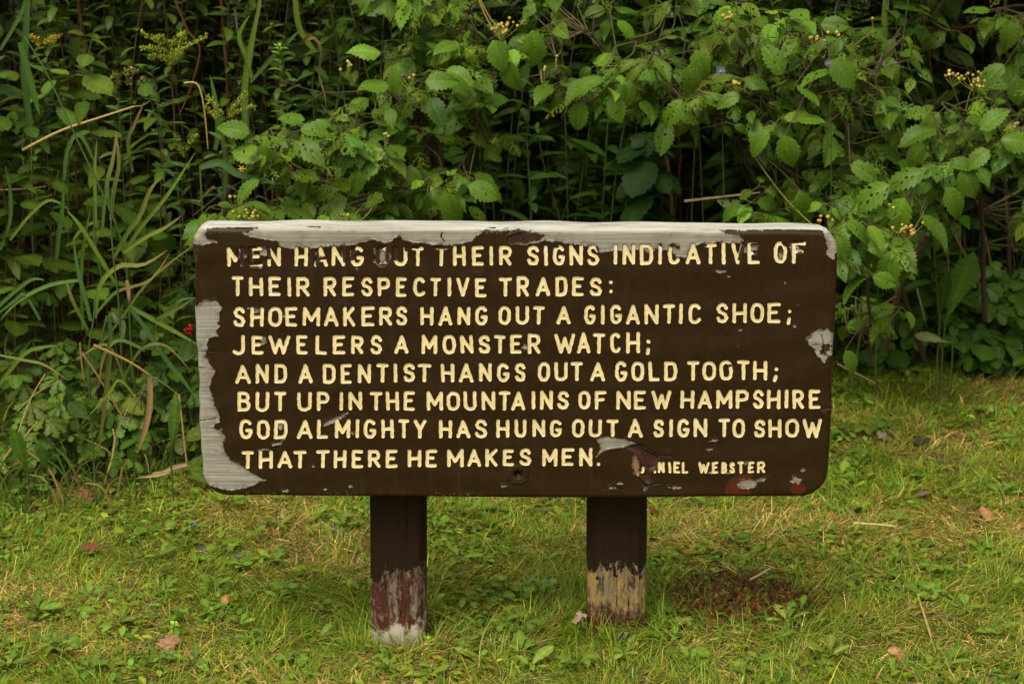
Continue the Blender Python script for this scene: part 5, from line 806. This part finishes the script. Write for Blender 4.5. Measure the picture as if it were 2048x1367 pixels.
# ================================================================== leafy plants of the thicket
def leafy(name, label, cat, h, n, tms, size, col, stem, r=.0025, lean=.12, wob=.03, whorl=2, start=.2, upl=.35, tipb=1.0, loc=(0, 0, 0), group=None, droop=.1):
    o = thing(name, label, cat, loc, group); gs, gl = Geo(), Geo(); a = U(0, 6)
    P = [(0, 0, -.01)] + [(lean * h * f ** 1.6 * cos(a) + U(-wob, wob) * f, lean * h * f ** 1.6 * sin(a) + U(-wob, wob) * f, h * f) for f in (.3, .6, .85, 1.0)]; P = smooth_path(P, 24); tube(gs, P, r, r * .45, stem, 5, 24, np.array(stem) * .8 + np.array(col) * .3)
    f = np.repeat(np.linspace(start, .99, max(2, n // whorl)) ** .9, whorl); m = len(f); idx = f * 23; i0 = np.clip(idx.astype(int), 0, 22); Pn = P[i0] + (P[i0 + 1] - P[i0]) * (idx - i0)[:, None]
    az = np.arange(m) // whorl * 1.57 + (np.arange(m) % whorl) * 2 * pi / whorl + rng.normal(0, .35, m); u = upl + rng.normal(0, .25, m) - droop
    A = np.stack([np.cos(az), np.sin(az), u], -1); S = size * rng.uniform(.7, 1.2, m) * np.interp(f, [0, .3, .8, 1], [.8, 1, .9, .5]); C = tints(col, m, .22, .12); C *= np.interp(f, [0, .9, 1], [1, 1, tipb])[:, None]
    N = np.stack([-np.cos(az) * .2 + rng.normal(0, .2, m), -np.sin(az) * .2 - .2, np.ones(m)], -1); place_mix(gl, tms, Pn, A, N, S, C); gs.build('stem', M_STEM, o); gl.build('foliage', M_LEAF, o); return o
REDST, GRST = (.075, .034, .015), (.08, .10, .03)
def scatter(protos, n, xr, yr, label_group, hmin=.8, hmax=1.2, test=None, top=None):
    """copies of the prototypes standing over the thicket; the label stays true of each of them"""
    k = 0; tries = 0
    while k < n and tries < n * 30:
        tries += 1; px, y = U(*xr), U(*yr); p = at(px, 683, y); p[2] = gz(p[0], p[1])
        if test and not test(px, y): continue
        pr = protos[k % len(protos)]; s = U(hmin, hmax)
        if k < len(protos): pr.location = p; pr.rotation_euler = (0, 0, U(0, 6)); pr.scale = (s, s, s); pr['group'] = label_group
        else: dup(pr, p, U(0, 6), s, None, (U(-.1, .1), U(-.1, .1)))
        k += 1
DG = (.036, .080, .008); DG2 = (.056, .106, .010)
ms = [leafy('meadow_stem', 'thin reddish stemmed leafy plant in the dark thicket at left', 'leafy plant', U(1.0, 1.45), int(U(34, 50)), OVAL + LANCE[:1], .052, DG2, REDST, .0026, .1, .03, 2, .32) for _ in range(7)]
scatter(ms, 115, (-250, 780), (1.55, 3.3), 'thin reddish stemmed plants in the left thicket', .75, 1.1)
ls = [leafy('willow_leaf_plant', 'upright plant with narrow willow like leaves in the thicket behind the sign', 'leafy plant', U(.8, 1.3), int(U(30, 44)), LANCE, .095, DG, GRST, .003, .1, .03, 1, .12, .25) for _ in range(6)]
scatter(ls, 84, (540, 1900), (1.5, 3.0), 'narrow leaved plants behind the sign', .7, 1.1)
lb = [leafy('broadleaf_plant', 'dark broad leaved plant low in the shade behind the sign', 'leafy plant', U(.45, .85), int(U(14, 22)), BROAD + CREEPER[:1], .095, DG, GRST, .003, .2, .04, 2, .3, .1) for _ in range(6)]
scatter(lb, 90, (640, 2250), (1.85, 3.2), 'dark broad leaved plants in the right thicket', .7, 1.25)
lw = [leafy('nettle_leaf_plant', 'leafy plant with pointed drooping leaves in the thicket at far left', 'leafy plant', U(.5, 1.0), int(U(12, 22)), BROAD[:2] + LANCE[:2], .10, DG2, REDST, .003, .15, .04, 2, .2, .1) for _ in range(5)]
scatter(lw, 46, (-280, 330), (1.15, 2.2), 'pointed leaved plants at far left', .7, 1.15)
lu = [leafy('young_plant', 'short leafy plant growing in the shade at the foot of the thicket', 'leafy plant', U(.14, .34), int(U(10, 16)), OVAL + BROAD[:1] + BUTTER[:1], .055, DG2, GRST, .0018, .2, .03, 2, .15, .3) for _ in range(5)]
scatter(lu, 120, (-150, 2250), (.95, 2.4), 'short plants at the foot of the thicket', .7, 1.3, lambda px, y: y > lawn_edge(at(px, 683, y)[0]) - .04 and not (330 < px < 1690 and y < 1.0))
# hero plants
def hero(name, label, cat, px, ptop, y, **kw):
    p = at(px, 683, y); p[2] = gz(p[0], p[1]); h = at(px, ptop, y)[2] - p[2]; return leafy(name, label, cat, h, loc=p, **kw)
hero('meadowsweet_plant', 'pale yellow green leafy tip standing above the left third of the board', 'leafy plant', 595, 92, 1.35, n=60, tms=OVAL, size=.040, col=(.075, .15, .022), stem=REDST, r=.002, lean=.03, wob=.01, start=.4, upl=.7, tipb=2.4)
hero('aster_plant', 'upright narrow leaved plant with a bright tip behind the middle of the board', 'leafy plant', 1055, 175, 1.5, n=22, tms=LANCE, size=.085, col=(.06, .14, .028), stem=(.09, .11, .03), r=.0035, lean=.02, wob=.01, whorl=2, start=.3, upl=.5, tipb=1.8)
hero('aster_plant', 'leaning narrow leaved plant with a pale pointed tip above the board centre right', 'leafy plant', 1150, 255, 1.6, n=16, tms=LANCE, size=.075, col=(.05, .12, .022), stem=(.09, .11, .03), r=.003, lean=.12, wob=.02, whorl=2, start=.35, upl=.5, tipb=2.0)
hero('creeper_plant', 'plant with big smooth leaflets at the top of the view right of centre', 'leafy plant', 1372, -10, 1.7, n=16, tms=CREEPER + BROAD, size=.12, col=(.075, .15, .028), stem=(.15, .10, .035), r=.003, lean=.02, wob=.01, start=.75, upl=.2)
hero('creeper_plant', 'dark plant with broad drooping leaflets low behind the right half of the board', 'leafy plant', 1250, 265, 1.6, n=12, tms=CREEPER + BROAD, size=.13, col=(.042, .095, .02), stem=GRST, r=.003, lean=.08, wob=.02, start=.55, upl=-.1)
hero('milkweed_plant', 'plant with two big pale oval leaves in the thicket at upper left', 'leafy plant', 150, 145, 1.5, n=10, tms=BROAD, size=.085, col=(.085, .16, .025), stem=REDST, r=.0025, lean=.08, wob=.02, start=.7, upl=.1)
# goldenrods: plume of tiny yellow green buds on arching side sprays
def goldenrod(label, px, ptop, y, sprays, flower=(.24, .29, .03), nl=44):
    o = hero('goldenrod', label, 'goldenrod', px, ptop + 60, y, n=nl, tms=LANCE, size=.055, col=(.055, .12, .028), stem=(.09, .075, .025), r=.0024, lean=.02, wob=.008, whorl=1, start=.35, upl=.6, group='goldenrods in the left thicket'); off = np.array(o.location); g = Geo()
    for pts in sprays:
        P = smooth_path([at(*p, y + U(-.03, .03)) - off for p in pts], 16); tube(g, P, .0012, .0006, (.16, .19, .04), 4, 16); k = np.repeat(P[2:], 9, 0); k = k + rng.normal(0, .0026, k.shape) + [0, 0, .002]; m = len(k)
        place_mix(g, TINY, k, rng.normal(0, 1, (m, 3)) + [0, 0, .8], rng.normal(0, 1, (m, 3)), rng.uniform(.004, .0075, m), tints(flower, m, .25, .1))
    g.build('plume', M_LEAF, o); return o
goldenrod('tall yellow green goldenrod plume in the thicket at upper left', 345, 70, 1.35, [[(345, 120), (320, 90), (284, 68)], [(345, 125), (310, 100), (282, 98)], [(347, 120), (345, 90), (365, 68)], [(350, 115), (375, 95), (412, 74)], [(342, 135), (320, 115), (300, 118)], [(352, 120), (362, 85), (370, 70)], [(335, 90), (325, 75), (310, 80)]])
goldenrod('smaller goldenrod with spreading sprays right of the bent straw', 450, 200, 1.2, [[(450, 235), (430, 215), (415, 195)], [(455, 230), (475, 210), (490, 188)], [(455, 235), (485, 222), (508, 216)], [(440, 232), (425, 230), (412, 218)]], (.22, .28, .04), 30)
goldenrod('low goldenrod tip above the left end of the board', 372, 272, 1.2, [[(368, 310), (358, 285), (352, 272)], [(370, 305), (382, 285), (394, 272)], [(370, 315), (360, 300), (350, 292)]], (.18, .25, .035), 26)
goldenrod('goldenrod with drooping yellowed tip left of the tall plume', 268, 140, 1.4, [[(262, 175), (252, 150), (258, 140), (272, 146)], [(270, 178), (285, 160), (296, 165), (300, 172)], [(222, 160), (232, 150), (236, 168)]], (.20, .21, .05), 26)
goldenrod('goldenrod with specks of yellow bloom at the far upper left', 110, 60, 1.6, [[(90, 90), (105, 80), (118, 76)], [(80, 95), (70, 80), (58, 74)]], (.36, .28, .03), 40)
# reddish canes
for pts, y, r, lab in [([(1838, -40), (1848, 40), (1862, 140), (1872, 240)], 1.9, .003, 'thin rust red cane rising from the right shrub to the top of the view'), ([(1755, 90), (1765, 160), (1782, 225), (1815, 290), (1850, 345)], 1.5, .0028, 'rust red cane curving down through the right shrub'), ([(1740, 260), (1752, 300), (1770, 342)], 1.45, .0022, 'short rust red cane behind the right shrub leaves'), ([(1890, 430), (1912, 475), (1945, 540), (1970, 592)], 1.75, .0042, 'brown cane slanting down to the crinkled dock leaf'), ([(1952, 400), (1965, 450), (1978, 510), (1986, 560)], 1.95, .0040, 'smooth brown cane standing right of the crinkled dock leaf'), ([(2010, 390), (2015, 440), (2030, 505)], 2.0, .0022, 'thin tan cane at the right border of the view'),
                        ([(1825, 68), (1900, 58), (1980, 48), (2080, 36)], 2.2, .0055, 'long level reddish branch in the dark upper right corner'), ([(154, -30), (162, 60), (160, 160), (152, 300), (155, 420)], 1.75, .0038, 'straight red brown stem in the thicket at upper left'), ([(440, -40), (447, 70), (455, 170), (462, 300)], 1.75, .004, 'stout red brown stem left of the withered hanging leaf'), ([(350, 0), (375, 60), (400, 100), (380, 180), (358, 230)], 1.7, .0028, 'crooked red brown stem behind the tall goldenrod'), ([(520, -20), (505, 110), (495, 170), (498, 260)], 1.6, .0032, 'grey bare stem near the pale upright grass blades'), ([(470, 20), (480, 90), (492, 120)], 1.6, .003, 'pair mate grey stem leaning to the bare grey stem'),
                        ([(60, 200), (45, 300), (60, 420), (70, 560)], 1.6, .003, 'dark brown stem near the left border of the view'), ([(1660, 190), (1690, 230), (1700, 330), (1720, 440)], 1.75, .007, 'thick grey trunk like stem deep behind the right shrub'), ([(2005, 190), (2025, 225), (2070, 245)], 1.9, .009, 'pale grey crooked dead branch at the right border')]:
    colr = (.12, .040, .016) if 'red' in lab or 'rust' in lab else (.15, .085, .035) if 'cane' in lab else (.11, .09, .07)
    stalk(pts, r, colr, lab, 'bare_cane', 'cane', y=y, mat=M_STEM, group='bare canes and stems in the thicket')
    o = bpy.data.objects[-1] if False else None
# flowers
def aster(px, py, y, label, r=.012, petal=(.22, .20, .52), eye=(.55, .38, .03), n=16):
    c0 = at(px, py, y); p = c0 * [1, 1, 0]; p[2] = gz(p[0], p[1]); o = thing('aster_flower', label, 'flower', p, 'purple and yellow flowers'); off = np.array(p); g, s, e = Geo(), Geo(), Geo(); tube(s, [(0, 0, 0), (c0 + p) / 2 - off + [.02, .02, 0], c0 - off], .0014, .001, (.06, .10, .025), 4, 10)
    a = np.linspace(0, 2 * pi, n, endpoint=False); X = np.stack([np.cos(a), -.4 + 0 * a, np.sin(a)], -1); place(g, TINY[0], np.tile(c0 - off, (n, 1)), X, (0, -1, .3), r * rng.uniform(.85, 1.1, n), tints(petal, n, .15, .05), 0, .5); sphere(e, c0 - off + [0, -.002, 0], r * .28, eye)
    s.build('stem', M_STEM, o); g.build('petals', M_LEAF, o); e.build('flower_eye', M_BERRY, o)
aster(1660, 126, 1.2, 'purple aster flower with a yellow eye under a berry head'); aster(1441, 143, 1.35, 'pale purple aster flower among the level branches'); aster(1593, 312, 1.35, 'small lilac aster flower half hidden behind the right shrub', .009)
aster(483, 337, 1.08, 'small bright yellow flower above the left end of the board', .009, (.75, .55, .02), (.6, .4, .02), 6)
g = Geo(); c0 = at(383, 660, .75); tube(g, [c0 - [0, 0, .05], c0], .001, .001, (.1, .02, .02), 4, 3)
place(g, TINY[0], np.tile(c0, (7, 1)), rng.normal(0, 1, (7, 3)), rng.normal(0, 1, (7, 3)), .016, tints((.35, .008, .012), 7, .2, .05), 0); tag(g.build('red_leaflet', M_LEAF, None, True, None, c0), 'bright red leaf tuft just left of the board edge', 'red leaf')
for k, (px, py) in enumerate([(384, 1080), (405, 1127), (478, 1143), (670, 1077), (688, 1093), (1098, 1190), (392, 1082), (668, 1093)]):
    p = on_ground(px, py); g = Geo(); c0 = p + [0, 0, .03]; tube(g, [p, c0], .0009, .0008, (.06, .1, .03), 4, 3); place(g, TINY[0], np.tile(c0, (6, 1)), rng.normal(0, 1, (6, 3)) + [0, -.3, .8], rng.normal(0, 1, (6, 3)), .006, tints((.16, .13, .34), 6, .2, .1), 0, 1.4)
    tag(g.build('violet_bloom', M_LEAF, None, True, None, p), 'tiny violet flower low in the lawn ' + ('between the two posts' if px > 1000 else 'beside the left post' if px > 600 else 'under the left end of the board'), 'flower', 'tiny violet flowers in the lawn')

# ================================================================== the mass of leaves deep in the thicket, and the litter under it
g = Geo(); n = 26000; x = rng.uniform(-3.6, 3.8, n); y = 2.1 + rng.gamma(2.4, .8, n); z = rng.uniform(.02, 1, n) ** .8 * (1.1 + .2 * (y - 1.8)); az = rng.uniform(0, 2 * pi, n)
hole = np.exp(-(((x - .98) / .36) ** 2 + ((z - .72) / .26) ** 2)) * (y < 3.6); k = (y < 7.5) & (rng.random(n) > hole * .95); x, y, z, az = x[k], y[k], z[k], az[k]; n = len(x)
lump = fnoise(x, z, 2.6, 40); k = lump > -.28; x, y, z, az = x[k], y[k], z[k], az[k]; n = len(x)
place_mix(g, OVAL + BROAD + LANCE[:2], np.stack([x, y, z + gz(x, y)], -1), np.stack([np.cos(az), np.sin(az), rng.uniform(-.6, .4, n)], -1), np.stack([rng.normal(0, .3, n), rng.normal(-.3, .3, n), np.ones(n)], -1), rng.uniform(.06, .12, n), tints((.022, .044, .007), n, .3, .15))  # leaf green kept very low, putting the deep shade into the colour
for _ in range(420):
    a, b = U(-3.2, 3.4), U(2.1, 4.6); p = np.array([a, b, gz(a, b)]); tube(g, [p, p + [U(-.06, .06), U(-.05, .05), .6], p + [U(-.2, .2), U(-.1, .1), U(1.0, 1.6)]], .0032, .0015, tints((.07, .04, .02), 1, .3, .2)[0], 4, 6)
n = 15000; x = rng.uniform(-3.4, 3.6, n); y = rng.uniform(1.75, 5.2, n); z = np.maximum(CAMZ - (y - CAMY) * .112, 0) + .05 + rng.gamma(2, .14, n); az = rng.uniform(0, 2 * pi, n)      # upper storey of the thicket, unseen above the view, added to darken the leaves below
k = rng.random(n) < np.interp(x, [-1.6, -.4, .2, 1.0], [.35, .45, .8, 1.0]); x, y, z, az = x[k], y[k], z[k], az[k]; n = len(x)
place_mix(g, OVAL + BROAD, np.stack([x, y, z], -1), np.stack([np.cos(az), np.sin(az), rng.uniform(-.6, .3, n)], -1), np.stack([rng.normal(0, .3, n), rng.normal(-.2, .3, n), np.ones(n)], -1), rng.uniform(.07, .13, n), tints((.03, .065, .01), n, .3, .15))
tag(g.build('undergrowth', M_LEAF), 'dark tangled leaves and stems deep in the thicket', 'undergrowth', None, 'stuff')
g = Geo(); n = 9000; x = rng.uniform(-2.6, 2.8, n); y = rng.uniform(.7, 5.6, n); k = y > lawn_edge(x) + .1; x, y = x[k], y[k]; n = len(x); az = rng.uniform(0, 2 * pi, n)
place_mix(g, OVAL + TINY + BROAD[:1], np.stack([x, y, gz(x, y) + rng.uniform(.002, .03, n)], -1), np.stack([np.cos(az), np.sin(az), rng.normal(0, .25, n)], -1), np.stack([rng.normal(0, .4, n), rng.normal(0, .4, n), np.ones(n)], -1), rng.uniform(.02, .045, n), tints((.045, .028, .013), n, .4, .15))
tag(g.build('leaf_litter', M_DRY), 'brown leaf litter on the ground under the thicket', 'leaf litter', None, 'stuff')
g = Geo(); n = 3600; x = rng.uniform(-2.2, 2.4, n); y = lawn_edge(x) + rng.gamma(2, .12, n) - .12; az = rng.uniform(0, 2 * pi, n)
for k in range(n):
    if not (-.76 < x[k] < .8 and y[k] < .95):
        p = np.array([x[k], y[k], gz(x[k], y[k])]); L = U(.05, .17); d = np.array([cos(az[k]), sin(az[k]), 0]); dr = U(0, 1) < .22
        ribbon(g, [p, p + d * L * .2 + [0, 0, L * .55], p + d * L * .6 + [0, 0, L * U(.4, .95)]], U(.002, .005), (-d[1], d[0], .5), (.34, .24, .10) if dr else tints((.07, .14, .02), 1, .25, .2)[0], 6, .2)
tag(g.build('rough_grass', M_GRASS), 'longer rough grass along the edge where the lawn meets the thicket', 'grass', None, 'stuff')
